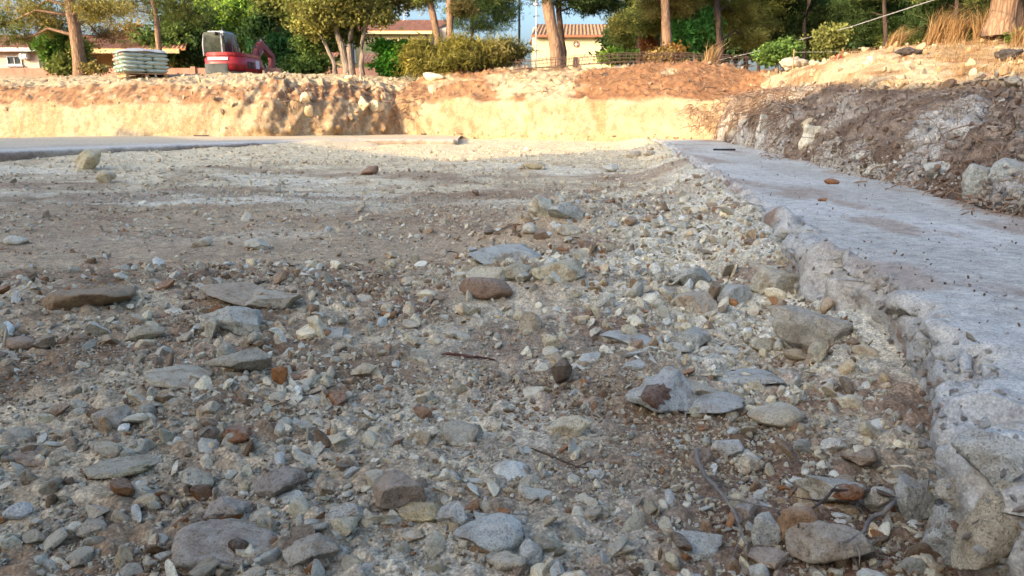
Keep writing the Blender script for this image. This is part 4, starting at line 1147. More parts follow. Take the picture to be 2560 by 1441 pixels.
mb = MB(); mb.tube([(a, Y4 - .06, b) for a, b in arch], .05, 5); mb.box((c.x, Y4 - .07, c.z - .5), (.05, .03, 1.2)); mb.build('frame', M['brown_trim'], wa)
p = at(1505, 62, Y4 + 3)
MB().box((p.x, Y4 + 2.6, r4 - .5), (.8, .5, .14), Matrix.Rotation(.4, 3, 'X')).build('skylight', M['brown_trim'], h4)

# unseen stepped blocks added behind the camera to shape the shadow over the pit
def sq(s, q): return Vector((q * .788 + s * .616, q * .616 - s * .788, 0))
caster = empty('shadow_blocker', (0, 0, 0), 0, 'unseen stepped block added to cast the shade over the pit', 'house')
ang = -SUN_AZ
for s0, s1, hh in ((-46, -24, 5.9), (-23.99, -17.8, 7.35), (-17.79, -11.0, 7.8), (-10.99, -5.2, 10.35), (-5.19, 16, 9.7)):
    c = sq((s0 + s1) / 2, -18)
    rot = Matrix.Rotation(ang, 3, 'Z')
    MB().box((c.x, c.y, (hh - .9) / 2 + .4), (s1 - s0, 6, hh - 1.7), rot).build('wall', M['plaster_yellow'], caster)
    pr = MB().prism([(-3.3, -.5), (-.3 + .3, 0.0), (3.3, -.9), (3.3, -1.1), (-3.3, -.7)], -(s1 - s0) / 2, (s1 - s0) / 2, 'x')
    o = pr.build('roof', M['tile'], caster); o.location = (c.x, c.y, hh + .0); o.rotation_euler = (0, 0, ang)

# ------------------------------------------------------------------ excavator
M['red'] = simple_mat('red_machine_paint', (.36, .02, .022), .42, .35, 3.5, spec=.5)
M['red_dark'] = simple_mat('dusty_red_paint', (.23, .035, .035), .55, .2, 3, spec=.4)
M['charcoal'] = simple_mat('dusty_grey_casting', (.07, .08, .08), .75, .45, 1.6)
M['rubber'] = simple_mat('track_rubber', (.03, .03, .03), .9, .2)
M['cab_glass'] = simple_mat('cab_glass', (.035, .042, .032), .12, .8, 3.5, spec=.6)
M['silver'] = simple_mat('cab_grey_paint', (.17, .18, .20), .4, .08, spec=.5)
M['label_white'] = simple_mat('pale_decal', (.62, .60, .62), .6, .05)
YE = 34.0
c = at(568, 150, YE)
ex = empty('excavator', (c.x + .05, YE + .4, GZ - .28), math.radians(-6), 'red compact excavator with grey cab parked behind the left bank', 'excavator')
ex.scale = (.88, .88, .96)
def rounded(w, d, r, n=7, back=1.0):
    """plan outline: rounded at the rear (-y)"""
    pts = []
    for i in range(n + 1):
        t = math.pi + i * math.pi / 2 / n; pts.append((-w / 2 + r + r * math.cos(t), -d / 2 + r * back + r * back * math.sin(t)))
    for i in range(n + 1):
        t = 1.5 * math.pi + i * math.pi / 2 / n; pts.append((w / 2 - r + r * math.cos(t), -d / 2 + r * back + r * back * math.sin(t)))
    return pts + [(w / 2, d / 2), (-w / 2, d / 2)]
for sx in (-.80, .80):
    tr = MB()
    out = [(y_ + .30 * math.cos(t), .32 + .30 * math.sin(t)) for y_, t0 in ((1.0, -math.pi / 2), (-1.0, math.pi / 2)) for t in np.linspace(t0, t0 + math.pi, 9)]
    t_ = tr.prism(out, sx - .20, sx + .20, 'x').build('track', M['rubber'], ex, .02)
    for yy in (-.95, -.45, 0, .45, .95):
        MB().prism([(yy + .17 * math.cos(a), .32 + .17 * math.sin(a)) for a in np.linspace(0, 6.283, 13)[:-1]], sx - .215, sx + .215, 'x').build('roller', M['charcoal'], t_)
MB().box((0, 0, .50), (1.25, 1.5, .26)).prism([(.55 * math.cos(a), .55 * math.sin(a)) for a in np.linspace(0, 6.283, 21)[:-1]], .60, .78, 'z').build('undercarriage', M['charcoal'], ex, .02)
MB().prism(rounded(2.05, 2.5, .75), .76, 1.02, 'z').build('turntable', M['charcoal'], ex, .03)
bd = MB().prism(rounded(2.12, 2.6, .80), .98, 1.62, 'z').build('body', M['red'], ex, .06, True)
MB().prism(rounded(2.02, 2.5, .80), 1.621, 1.82, 'z').build('engine_hood', M['red'], ex, .05)
# dark counterweight casting, proud of the rear
cw = [(x * 1.012, y * 1.012) for x, y in rounded(2.12, 2.62, .80) if y < -.35]
MB().prism([p for p in cw if p[0] < .55] + [(.5, -.6), (-.95, -.45)], .72, 1.36, 'z').build('counterweight', M['charcoal'], ex, .04)
for i in range(2): MB().box((1.07, -.35 + i * .42, 1.30), (.03, .30, .30)).build('vent', M['dark'], ex)
MB().box((1.066, .62, 1.36), (.02, .40, .36)).build('decal', M['label_white'], ex)
dp_ = [(x * 1.02, y * 1.015) for x, y in rounded(2.12, 2.62, .80) if y < -.8 and -.75 < x < .5]
MB().prism(dp_ + [(dp_[-1][0] - .02, dp_[-1][1] + .05), (dp_[0][0] + .05, dp_[0][1] + .06)], 1.47, 1.60, 'z').build('decal', M['label_white'], ex)
# cab
cx0, cx1, cy0, cy1, cz0, cz1 = -1.04, -.06, -.75, .95, 1.70, 2.66
cabm = MB()
for x, y, x2, y2 in ((cx0, cy0, cx0 + .06, cy0 + .06), (cx1, cy0, cx1 - .05, cy0 + .06), (cx0, cy1, cx0 + .06, cy1 - .30), (cx1, cy1, cx1 - .05, cy1 - .30)):
    cabm.tube([(x, y, cz0), (x, y, cz0 + .5), (x2, y2, cz1)], .055, 6)
cabm.box(((cx0 + cx1) / 2, (cy0 + cy1) / 2, cz0 + .05), (cx1 - cx0, cy1 - cy0, .10))
cabm.tube([(cx1, .3, cz0), (cx1 - .03, .3, cz1)], .05, 6)
cab = cabm.build('cab', M['silver'], ex)
MB().box(((cx0 + cx1) / 2, .17, cz1 + .05), (1.02, 1.32, .20), None, .9).build('roof', simple_mat('cab_roof_paint', (.27, .29, .33), .45, .1), cab, .06)
MB().box(((cx0 + cx1) / 2, cy0 - .002, (cz0 + cz1) / 2 + .04), (.86, .02, 1.0)).build('pane', M['cab_glass'], cab)
MB().box((cx1 - .005, -.12, (cz0 + cz1) / 2 + .04), (.02, .74, 1.0)).build('pane', M['cab_glass'], cab)
MB().box((cx1 - .005, .58, (cz0 + cz1) / 2 + .04), (.02, .50, 1.0)).build('pane', M['cab_glass'], cab)
MB().box((cx0 + .005, .15, (cz0 + cz1) / 2 + .04), (.02, 1.2, 1.0)).build('pane', M['cab_glass'], cab)
MB().box((-.55, .15, 1.85), (.5, .14, .75)).box((-.55, .35, 1.62), (.5, .5, .16)).build('seat', M['dark'], cab, .05)
MB().tube([(-.35, cy0 - .03, cz1 - .05), (-.28, cy0 - .10, cz1 + .03)], .06, 8).build('work_lamp', M['dark'], cab)
MB().tube([(-.2, -.3, cz1 + .14), (-.2, -.3, cz1 + .30)], .06, 8).build('beacon', M['dark'], cab)
# boom, folded down to the right
bm_ = MB().prism([(.6, 1.35), (.95, 1.30), (1.75, 2.15), (2.75, 1.75), (2.85, 2.0), (1.75, 2.52), (1.45, 2.42)], .28, .56, 'x').build('boom', M['red_dark'], ex, .03)
am = MB().prism([(2.58, 2.05), (2.92, 2.02), (2.98, 1.7), (2.72, .55), (2.50, .58), (2.55, 1.6)], .31, .53, 'x').build('arm', M['red_dark'], ex, .02)
MB().tube([(.42, 1.0, 1.5), (.42, 1.9, 2.1)], .07, 8).build('boom_cylinder', M['grey'], ex)
MB().tube([(.42, 1.75, 2.58), (.42, 2.65, 2.12)], .055, 8).build('arm_cylinder', M['grey'], ex)
bk = [(2.35, .62), (2.85, .60), (2.95, .35), (2.75, .05), (2.35, -.02), (2.05, .15), (2.30, .18)]
MB().prism(bk, .02, .82, 'x').build('bucket', M['charcoal'], ex, .02)
MB().box((.42, 1.35, .95), (.5, .4, .5)).build('swing_post', M['charcoal'], ex, .04)
for k_ in range(3): MB().tube([(.34 + .07 * k_, 1.0, 1.75), (.34 + .07 * k_, 1.45, 2.46), (.34 + .07 * k_, 1.8, 2.66), (.34 + .07 * k_, 2.5, 2.28), (.36 + .05 * k_, 2.8, 1.9)], .016, 5).build('hose', M['rubber'], ex)
MB().tube([(1.0, .2, 1.8), (1.0, .2, 2.15), (1.0, .95, 2.15), (1.0, 1.05, 1.7)], .02, 6).build('handrail', M['dark'], ex)
MB().tube([(-.98, .95, 2.3), (-1.2, 1.02, 2.34)], .015, 5).box((-1.24, 1.02, 2.28), (.14, .04, .24)).build('mirror', M['dark'], cab)
MB().tube([(.72, -.5, 1.8), (.72, -.5, 2.02)], .05, 8).build('exhaust', M['dark'], ex)
# turn the boom so that it shows on the right of the body
for ch in list(ex.children):
    if ch.name.split('.')[0] in ('boom', 'arm', 'hose', 'boom_cylinder', 'arm_cylinder', 'bucket', 'swing_post'):
        ch.rotation_euler = (0, 0, math.radians(-6)); ch.location = (.22, 0.05, 0)

# ------------------------------------------------------------------ pallet of bags under plastic film
YP = 23.6
M['bag'] = simple_mat('printed_bag', (.40, .46, .39), .5, .3, 5, spec=.4)
M['bag_green'] = simple_mat('green_print', (.20, .48, .33), .5, .25, 6, spec=.4)
M['bag_red'] = simple_mat('red_print', (.55, .22, .18), .5, .2, 6)
M['film'] = simple_mat('dusty_film', (.36, .38, .38), .35, .15, 4, spec=.5)
M['bag_shade'] = simple_mat('grey_bag', (.40, .40, .37), .6, .15, 4, spec=.3)
c = at(333, 180, YP)
pl = empty('bag_pallet', (c.x, YP + .55, down(c.x, YP + .55).z - .02), math.radians(40), 'pallet of white green cement bags wrapped in film on the left bank', 'pallet')
for i in range(5): MB().box((0, -.52 + i * .26, .12), (1.3, .12, .025)).build('deck_board', M['wood'], pl)
for i in range(3): MB().box((-.55 + i * .55, 0, .055), (.1, 1.1, .10)).build('bearer', M['wood'], pl)
bagme = {}
for mname in ('bag', 'bag_shade'):
    mb = MB()
    vs = []; n = 10
    for i in range(n + 1):
        for j in range(n + 1):
            a, b = i / n * 2 - 1, j / n * 2 - 1
            e = (1 - abs(a) ** 4) * (1 - abs(b) ** 4)
            vs.append((a * .5, b * .5, e ** .5))
    fs = []
    for i in range(n):
        for j in range(n):
            k = i * (n + 1) + j; fs.append((k, k + n + 1, k + n + 2, k + 1))
    up = [(x, y, .5 * z) for x, y, z in vs]; dn = [(x, y, -.5 * z) for x, y, z in vs]
    mb.add(up, fs); mb.add(dn, [f[::-1] for f in fs])
    bagme[mname] = mb.mesh('bag', 0, True)
rb = random.Random(3)
for lay in range(5):
    if lay % 2 == 0: cells = [(-.33, -.36), (-.33, 0), (-.33, .36), (.33, -.36), (.33, 0), (.33, .36)]; dm = (.66, .37)
    else: cells = [(-.46, -.28), (0, -.28), (.46, -.28), (-.46, .28), (0, .28), (.46, .28)]; dm = (.46, .56)
    for (x, y) in cells:
        mk = 'bag'
        o = link('bag', bagme[mk], M[mk], pl)
        o.location = (x + rb.uniform(-.015, .015), y + rb.uniform(-.015, .015), .205 + lay * .118); o.scale = (dm[0] * 1.03, dm[1] * 1.04, .15)
        o.rotation_euler = (rb.uniform(-.02, .02), rb.uniform(-.02, .02), rb.uniform(-.03, .03))
        if x < -.3:
            q = MB().box((-.485 * 1, rb.uniform(-.15, .15), 0), (.05, .45, .35)).build('print', M['bag_green'] if rb.random() < .7 else M['bag_red'], o)
hood = []
mb = MB()
n = 12
vs = [];
for i in range(n + 1):
    for j in range(n + 1):
        a, b = i / n * 2 - 1, j / n * 2 - 1
        vs.append((a * .69, b * .59, .99 + .05 * (1 - a * a) - .09 * max(abs(a), abs(b)) ** 8 - .165 + .012 * math.sin(7 * a + 5 * b)))
fs = []
for i in range(n):
    for j in range(n):
        k = i * (n + 1) + j; fs.append((k, k + n + 1, k + n + 2, k + 1))
mb.add(vs, fs)
mb.build('film_hood', M['film'], pl, 0, True)

# ------------------------------------------------------------------ poles, lamp, cage of reinforcement, cable, string line
M['iron'] = simple_mat('dark_iron', (.05, .06, .07), .6, .1)
M['rust_iron'] = simple_mat('rusty_bar', (.10, .065, .05), .85, .3, 12)
M['cable'] = simple_mat('pale_cable', (.42, .42, .43), .5, .05)
M['string'] = simple_mat('white_string', (.40, .38, .34), .8, .05)
c = at(1340, 150, 55)
sl = empty('street_lamp', (c.x, 55, GZ), 0, 'tall thin grey street lamp with bell shaped head left of the yellow house', 'street lamp')
zt = at(1340, 14, 55).z
MB().tube([(0, 0, 0), (0, 0, 1.2), (0, 0, zt - GZ)], [.085, .06, .045], 8).build('pole', M['grey'], sl)
MB().tube([(0, 0, zt - GZ - .02), (0, 0, zt - GZ + .10), (0, 0, zt - GZ + .30), (0, 0, zt - GZ + .42), (0, 0, zt - GZ + .8)], [.24, .20, .10, .05, .02], 10).build('lamp_shade', M['grey'], sl)
MB().tube([(0, 0, zt - GZ - .10), (0, 0, zt - GZ - .01)], [.07, .12], 8).build('bulb', M['white'], sl)
c = at(1298, 150, 46)
po = tag(MB().tube([(0, 0, 0), (0, 0, 9.5)], [.075, .06], 8).build('utility_pole', M['iron']), 'dark slim pole standing between the low pine bush and the lamp', 'pole'); po.location = (c.x, 46, GZ)
c = at(883, 120, 45)
po = tag(MB().tube([(0, 0, 0), (0, 0, 3.4)], [.06, .05], 8).build('post', M['iron']), 'thin dark post behind the stems of the many stemmed tree', 'pole'); po.location = (c.x, 45, GZ)

YC = 23.4
cage = empty('reinforcement_cage', (0, 0, 0), 0, 'rusty reinforcement bar cage lying along the top of the far bank', 'steel cage')
path = []
for px, py in ((1285, 168), (1350, 163), (1430, 158), (1500, 152), (1560, 149), (1640, 149), (1720, 151), (1800, 155), (1885, 160)):
    p = at(px, py - 3, YC + (px - 1290) * -.0022); path.append(p)
def along(path, t):
    s = t * (len(path) - 1); i = min(int(s), len(path) - 2); return path[i].lerp(path[i + 1], s - i)
rb = random.Random(8)
for k, (dy, dz) in enumerate(((-.16, -.10), (-.16, .10), (.16, -.10), (.16, .10), (0, .16), (-.17, 0), (.0, -.12))):
    pts_ = [along(path, t) + Vector((0, dy, dz + rb.uniform(-.012, .012))) for t in np.linspace(rb.uniform(0, .04), rb.uniform(.93, 1), 22)]
    MB().tube(pts_, .008, 5).build('long_bar', M['rust_iron'], cage)
sm_ = MB(); sm_.tube([(0, -.17, -.12), (0, -.17, .11), (0, .17, .11), (0, .17, -.12), (0, -.17, -.12), (0, -.12, -.06)], .007, 4)
spike = MB(); spike.tube([(0, -.17, -.12), (.02, -.18, .18), (0, -.18, -.12), (0, .17, -.12), (0, .17, .11), (0, -.16, .12)], .007, 4)
m1, m2 = sm_.mesh('stirrup'), spike.mesh('stirrup')
for i in range(60):
    t = i / 59
    o = link('stirrup', m1 if i % 3 else m2, M['rust_iron'], cage)
    o.location = along(path, t); o.rotation_euler = (0, rb.uniform(-.35, .25), rb.uniform(-.2, .2)); o.scale = (1, 1, rb.uniform(.8, 1.1))
# cable and string
a, b = at(1790, 152, 26), at(1990, 102, 20); c_, d_ = at(2335, 0, 13), at(2600, -85, 10)
tag(MB().tube([a, a.lerp(b, .5) - Vector((0, 0, .03)), b, b.lerp(c_, .5) - Vector((0, 0, .05)), c_, d_], .0065, 6).build('cable', M['cable']), 'pale overhead cable sloping up to the right before the dark pines', 'cable')
sline = empty('string_line', (0, 0, 0), 0, 'white setting out string on thin stakes above the right bank', 'string')
q = [(1985, 131, 17.5), (2170, 129, 15.6), (2226, 127, 15.0), (2360, 122, 13.6), (2480, 117, 12.4)]
MB().tube([at(x, y, Y_) for x, y, Y_ in q] , .0022, 4).build('string', M['string'], sline)
for x, y, Y_ in q[:4] + [(2107, 130, 16.3)]:
    p = at(x, y, Y_); g = down(p.x, p.y)
    MB().tube([(p.x, p.y, g.z - .05), (p.x, p.y, p.z + .06)], .014, 5).build('stake', M['wood'], sline)
# dark bits of bar lying on the strips
M['black'] = simple_mat('black_steel', (.02, .022, .025), .6, .1)
BARS = [(1783, 377, 1838, 'short black steel bar lying on the right strip'), (485, 341, 522, 'black bar at the foot of the left bank'), (1052, 337, 1078, 'brown bar at the left corner of the chalk cut'), (1148, 336, 1168, 'tiny dark bar before the left part of the chalk cut'), (1530, 342, 1546, 'small dark bar at the foot of the chalk cut middle'), (1682, 346, 1706, 'dark bar at the right corner of the chalk cut')]
for x0, y, x1, lab in BARS:
    l, nrm, dep_ = hit((x0 + x1) / 2, y)
    if l is None: continue
    w_ = (x1 - x0) * dep_ / FPX
    h_ = .02 if w_ < .3 else .03
    tag(MB().box((l.x, l.y, l.z + h_ / 2), (w_, h_ * 1.4, h_)).build('steel_bar', M['black'], None, .004), lab, 'metal bar', 'bars left on the footing strips')

# ------------------------------------------------------------------ vegetation
def tuft_mesh(name, C, R, cols, rng, blades=5, size=.16, width=.05, droop=.25, quad=False, up=.2):
    """needle or leaf tufts: blades radiating from each centre"""
    n = len(C)
    d = rng.normal(size=(n, blades, 3)); d[..., 2] += up
    d /= np.linalg.norm(d, axis=2)[..., None] + 1e-9
    s = (size * rng.uniform(.6, 1.3, (n, blades)))[..., None]
    side = np.cross(d, rng.normal(size=(n, blades, 3))); side /= np.linalg.norm(side, axis=2)[..., None] + 1e-9
    w = width * rng.uniform(.7, 1.3, (n, blades))[..., None]
    c0 = np.repeat(C[:, None, :], blades, 1) + rng.normal(0, size * .35, (n, blades, 3))
    if quad:
        V = np.stack([c0, c0 + d * s * .5 + side * w, c0 + d * s, c0 + d * s * .5 - side * w], 2).reshape(-1, 3); k = 4
    else:
        V = np.stack([c0 - side * w * .5, c0 + side * w * .5, c0 + d * s], 2).reshape(-1, 3); k = 3
    F = np.arange(len(V)).reshape(-1, k)
    cc = np.repeat(cols * rng.uniform(.75, 1.25, (n, 1)), blades * k, 0)
    return mesh_np(name, V, F, cc, False)
def clump_points(cl, rng):
    """cl: centre, radii, sub-branches, tufts per branch -> tuft centres gathered in sprays with gaps between"""
    (cx, cy, cz), (rx, ry, rz), nb, nt = cl
    d = rng.normal(size=(nb, 3)); d /= np.linalg.norm(d, axis=1)[:, None]
    b = d * (rng.random(nb) ** .45 * rng.uniform(.65, 1.4, nb))[:, None] * np.array([rx, ry, rz]) + np.array([cx, cy, cz])
    sp = .17 * (rx * ry * rz) ** (1 / 3) + .04
    t = b[:, None, :] + rng.normal(size=(nb, nt, 3)) * np.array([sp * 1.25, sp * 1.25, sp * .6])
    return b, t.reshape(-1, 3)
PINE, OLIVE, DKPINE, FRESH, MID, DRYG = (.125, .135, .04), (.21, .175, .06), (.045, .068, .024), (.19, .27, .045), (.085, .125, .038), (.22, .155, .075)
def tree(name, label, cat, px, pyb, Y, wpx, path, clumps, bark='bark', kind='needle', group=None, seed=0, tuft=.16, extra_stems=(), wid=None, limbs=True, ground=None):
    """path: trunk axis as (px, py) pairs from base upwards; clumps: (px, py, rx, ry, dY, branches, tufts, colour)"""
    rng = np.random.default_rng(1000 + seed)
    b0 = at(px, pyb, Y)
    gz = ground if ground is not None else down(b0.x, Y).z
    o = empty(name, (b0.x, Y, gz), 0, label, cat, group)
    O = np.array([b0.x, Y, gz])
    tm = MB()
    stems = [(px, wpx, path)] + list(extra_stems)
    tops = []
    for spx, sw, spath in stems:
        P = [at(x, y, Y) for x, y in spath]
        base = Vector((at(spx, spath[0][1], Y).x, Y, gz - .15))
        P = [base] + P
        # finer path with bends
        Q = []
        for i in range(len(P) - 1):
            m = max(2, int((P[i + 1] - P[i]).length / .35))
            for j in range(m): Q.append(P[i].lerp(P[i + 1], j / m))
        Q.append(P[-1])
        r = px_size(sw, Y) / 2
        H = max(Q[-1].z - gz, .1)
        rad = [r * (1.0 + .35 * math.exp(-(q.z - gz) / .35) - .28 * (q.z - gz) / H) * (1 + .07 * math.sin(i * 1.7 + seed)) for i, q in enumerate(Q)]
        jit = [Vector((rng.normal(0, r * .06), rng.normal(0, r * .06), 0)) for q in Q]
        tm.tube([q + j - Vector(O) for q, j in zip(Q, jit)], rad, 10)
        tops.append((Q, rad))
    if name == 'pine_tree':                                # the crown goes on above the view
        clumps = list(clumps) + [(path[-1][0] - 30, path[-1][1] + 10, 75 * 26 / Y, 32 * 26 / Y, .3, 40, 18, PINE), (path[-1][0] + 45, path[-1][1] - 15, 70 * 26 / Y, 30 * 26 / Y, -.3, 36, 18, PINE)]
    C, K = [], []
    for (cx, cy, rx, ry, dY, nb, nt, colr) in clumps:
        c = at(cx, cy, Y + dY); rX, rZ = px_size(rx, Y + dY), px_size(ry, Y + dY)
        b, t = clump_points(((c.x, c.y, c.z), (rX, max(rX * .7, rZ * .7), rZ), nb, nt), rng)
        C.append(t); K.append(np.tile(np.array(colr) * np.array([1.3, 1.36, 1.4]), (len(t), 1)) * np.repeat(rng.uniform(.5, 1.45, nb), nt)[:, None])
        if limbs:
            Q, rad = min(tops, key=lambda q: min((p - c).length for p in q[0]))
            j = min(range(len(Q)), key=lambda i: (Q[i] - c).length + (0 if Q[i].z < c.z + .5 else .6))
            r0 = rad[j] * .38
            mid = Q[j].lerp(c, .5) + Vector((0, 0, .12 * (c - Q[j]).length))
            tm.tube([Q[j] - Vector(O), mid - Vector(O), c - Vector(O)], [r0, r0 * .6, r0 * .3], 5)
            for bb in b[:: max(1, nb // 10)]:
                v = Vector(bb); tm.tube([c - Vector(O), (c.lerp(v, .5) + Vector((0, 0, .05))) - Vector(O), v - Vector(O)], [r0 * .3, r0 * .2, r0 * .1], 4, False)
    tm.build('trunk', M[bark], o, 0, True)
    if C:
        C = np.concatenate(C) - O; K = np.concatenate(K)
        if kind == 'needle': me = tuft_mesh('crown', C, None, K, rng, 5, tuft, tuft * .20)
        elif kind == 'leaf': me = tuft_mesh('crown', C, None, K, rng, 3, tuft, tuft * .32, quad=True)
        else: me = tuft_mesh('crown', C, None, K, rng, 4, tuft, tuft * .12, quad=True, up=.9)
        link('crown', me, M['leaf'], o)
    return o

G_P = 'pines round the building plot'
tree('pine_tree', 'thick leaning pine trunk left of the bag pallet', 'tree', 200, 182, 27, 30, [(199, 150), (190, 90), (180, 40), (172, -10), (165, -70), (160, -160)],
     [(70, 30, 100, 45, 1, 40, 18, OLIVE), (10, 62, 60, 36, .5, 18, 16, PINE), (120, 72, 60, 26, 2, 20, 16, OLIVE), (235, 24, 60, 30, -1, 26, 20, OLIVE), (150, -70, 240, 70, 0, 90, 26, PINE), (250, 92, 60, 26, 3, 20, 14, DRYG), (60, 100, 50, 22, 1, 10, 12, PINE)], seed=1, group=G_P)
tree('pine_tree', 'slim pale pine trunk rising behind the bag pallet', 'tree', 395, 140, 36, 15, [(396, 100), (393, 60), (384, 10), (380, -50), (376, -110)],
     [(300, 18, 90, 36, 0, 32, 18, OLIVE), (450, 22, 80, 46, 1, 38, 20, PINE), (345, -30, 190, 60, 0, 70, 22, PINE), (240, 55, 60, 26, 1, 18, 16, OLIVE)], seed=2, group=G_P)
tree('broadleaf_tree', 'dark green rounded tree just left of the excavator', 'tree', 445, 185, 42, 14, [(442, 150), (440, 100), (438, 70)],
     [(430, 110, 75, 50, 0, 70, 26, MID), (365, 140, 30, 22, 1, 14, 18, (.11, .14, .04)), (470, 60, 60, 46, 1, 50, 26, DKPINE), (335, 85, 40, 26, 2, 14, 16, DRYG), (480, 140, 40, 36, 0, 30, 22, DKPINE)], 'bark_dark', 'leaf', seed=3, tuft=.22)
tree('broadleaf_tree', 'sunlit yellow green tree rising behind the excavator cab', 'tree', 590, 180, 46, 12, [(590, 140), (588, 90), (585, 40)],
     [(565, 40, 60, 44, 0, 60, 26, FRESH), (620, 70, 55, 44, -.5, 60, 26, (.13, .19, .04)), (540, 85, 40, 36, 1, 26, 24, FRESH), (590, 0, 80, 40, 1, 50, 24, (.12, .17, .04)), (640, 30, 30, 50, 1, 30, 24, FRESH)], 'bark_grey', 'leaf', seed=4, tuft=.24)
tree('broadleaf_tree', 'dark leafy tree standing right behind the excavator arm', 'tree', 700, 188, 41, 12, [(700, 150), (697, 110), (692, 50)],
     [(700, 122, 70, 50, 0, 80, 22, (.03, .075, .025)), (665, 80, 50, 50, .5, 54, 24, (.04, .07, .025)), (720, 40, 60, 60, .5, 70, 26, PINE), (735, 150, 40, 28, -.5, 36, 20, (.03, .07, .025)), (690, -20, 90, 40, .5, 46, 22, PINE)], 'bark_dark', 'leaf', seed=5, tuft=.22)
tree('olive_tree', 'many stemmed tree with bushy olive crown at the middle left', 'tree', 868, 190, 26, 17, [(866, 170), (858, 130), (845, 90), (835, 50)],
     [(815, 32, 70, 46, 0, 76, 22, (.205, .19, .06)), (900, 20, 60, 44, .3, 56, 22, (.18, .17, .055)), (940, 30, 40, 32, 0, 40, 22, (.19, .18, .06)), (765, 52, 40, 40, .6, 36, 24, PINE), (860, 82, 55, 24, .6, 26, 20, (.08, .095, .03)), (985, 6, 36, 18, .4, 20, 20, (.15, .14, .05)), (780, 105, 40, 30, 1.2, 26, 20, MID), (860, -40, 160, 50, 0, 80, 24, PINE)], 'bark_grey', 'leaf', seed=6, tuft=.13,
     extra_stems=[(880, 14, [(878, 165), (872, 120), (880, 70), (890, 30)]), (905, 11, [(903, 165), (905, 110), (912, 70), (925, 40)]), (836, 10, [(836, 160), (822, 130), (808, 100)])])
tree('pine_tree', 'sunlit leaning pine trunk right of the terracotta roof', 'tree', 1098, 150, 32, 19, [(1096, 108), (1086, 60), (1076, 10), (1070, -50), (1066, -110)],
     [(1058, -6, 46, 22, 0, 26, 20, PINE), (1040, 8, 30, 14, .5, 10, 18, OLIVE), (1080, -70, 120, 50, 0, 60, 22, PINE)], seed=7, group=G_P)
tree('pine_tree', 'straight sunlit pine trunk above the low pine bush', 'tree', 1126, 150, 31, 19, [(1126, 95), (1125, 40), (1124, -20), (1123, -100)],
     [(1160, 14, 32, 26, 0, 24, 20, (.14, .115, .045)), (1150, -70, 110, 50, 1, 50, 22, PINE)], seed=8, group=G_P)
tree('pine_tree', 'dark rounded pine against the blue sky left of the poles', 'tree', 1182, 150, 44, 11, [(1181, 110), (1180, 60), (1186, 10)],
     [(1215, 22, 70, 38, 0, 84, 24, DKPINE), (1165, 40, 40, 34, 0, 34, 22, DKPINE), (1255, 40, 36, 32, 0, 36, 20, DKPINE), (1215, 70, 44, 18, 0, 24, 18, DKPINE), (1200, -30, 110, 44, 0, 60, 22, DKPINE), (1285, 12, 20, 22, 0, 12, 18, DKPINE)], 'bark_dark', seed=9, group=G_P)
tree('pine_tree', 'thick pale pine trunk standing before the pale yellow house', 'tree', 1393, 158, 24.5, 31, [(1391, 130), (1382, 80), (1372, 30), (1364, -15), (1360, -90)],
     [(1340, -70, 130, 50, 0, 60, 22, PINE)], seed=10, group=G_P)
tree('pine_tree', 'dark pine trunk pressed against the thick pale one', 'tree', 1409, 156, 25.2, 16, [(1408, 130), (1402, 80), (1398, 30), (1396, -20), (1398, -80)],
     [(1455, 6, 50, 20, 0, 34, 18, DKPINE), (1500, 6, 46, 16, .5, 30, 16, DKPINE), (1475, 22, 26, 9, .3, 10, 12, DKPINE), (1535, 14, 20, 10, .3, 10, 12, DKPINE), (1460, -50, 120, 34, 0, 50, 22, DKPINE)], 'bark_dark', seed=11, group=G_P)
F1 = (.21, .19, .055)
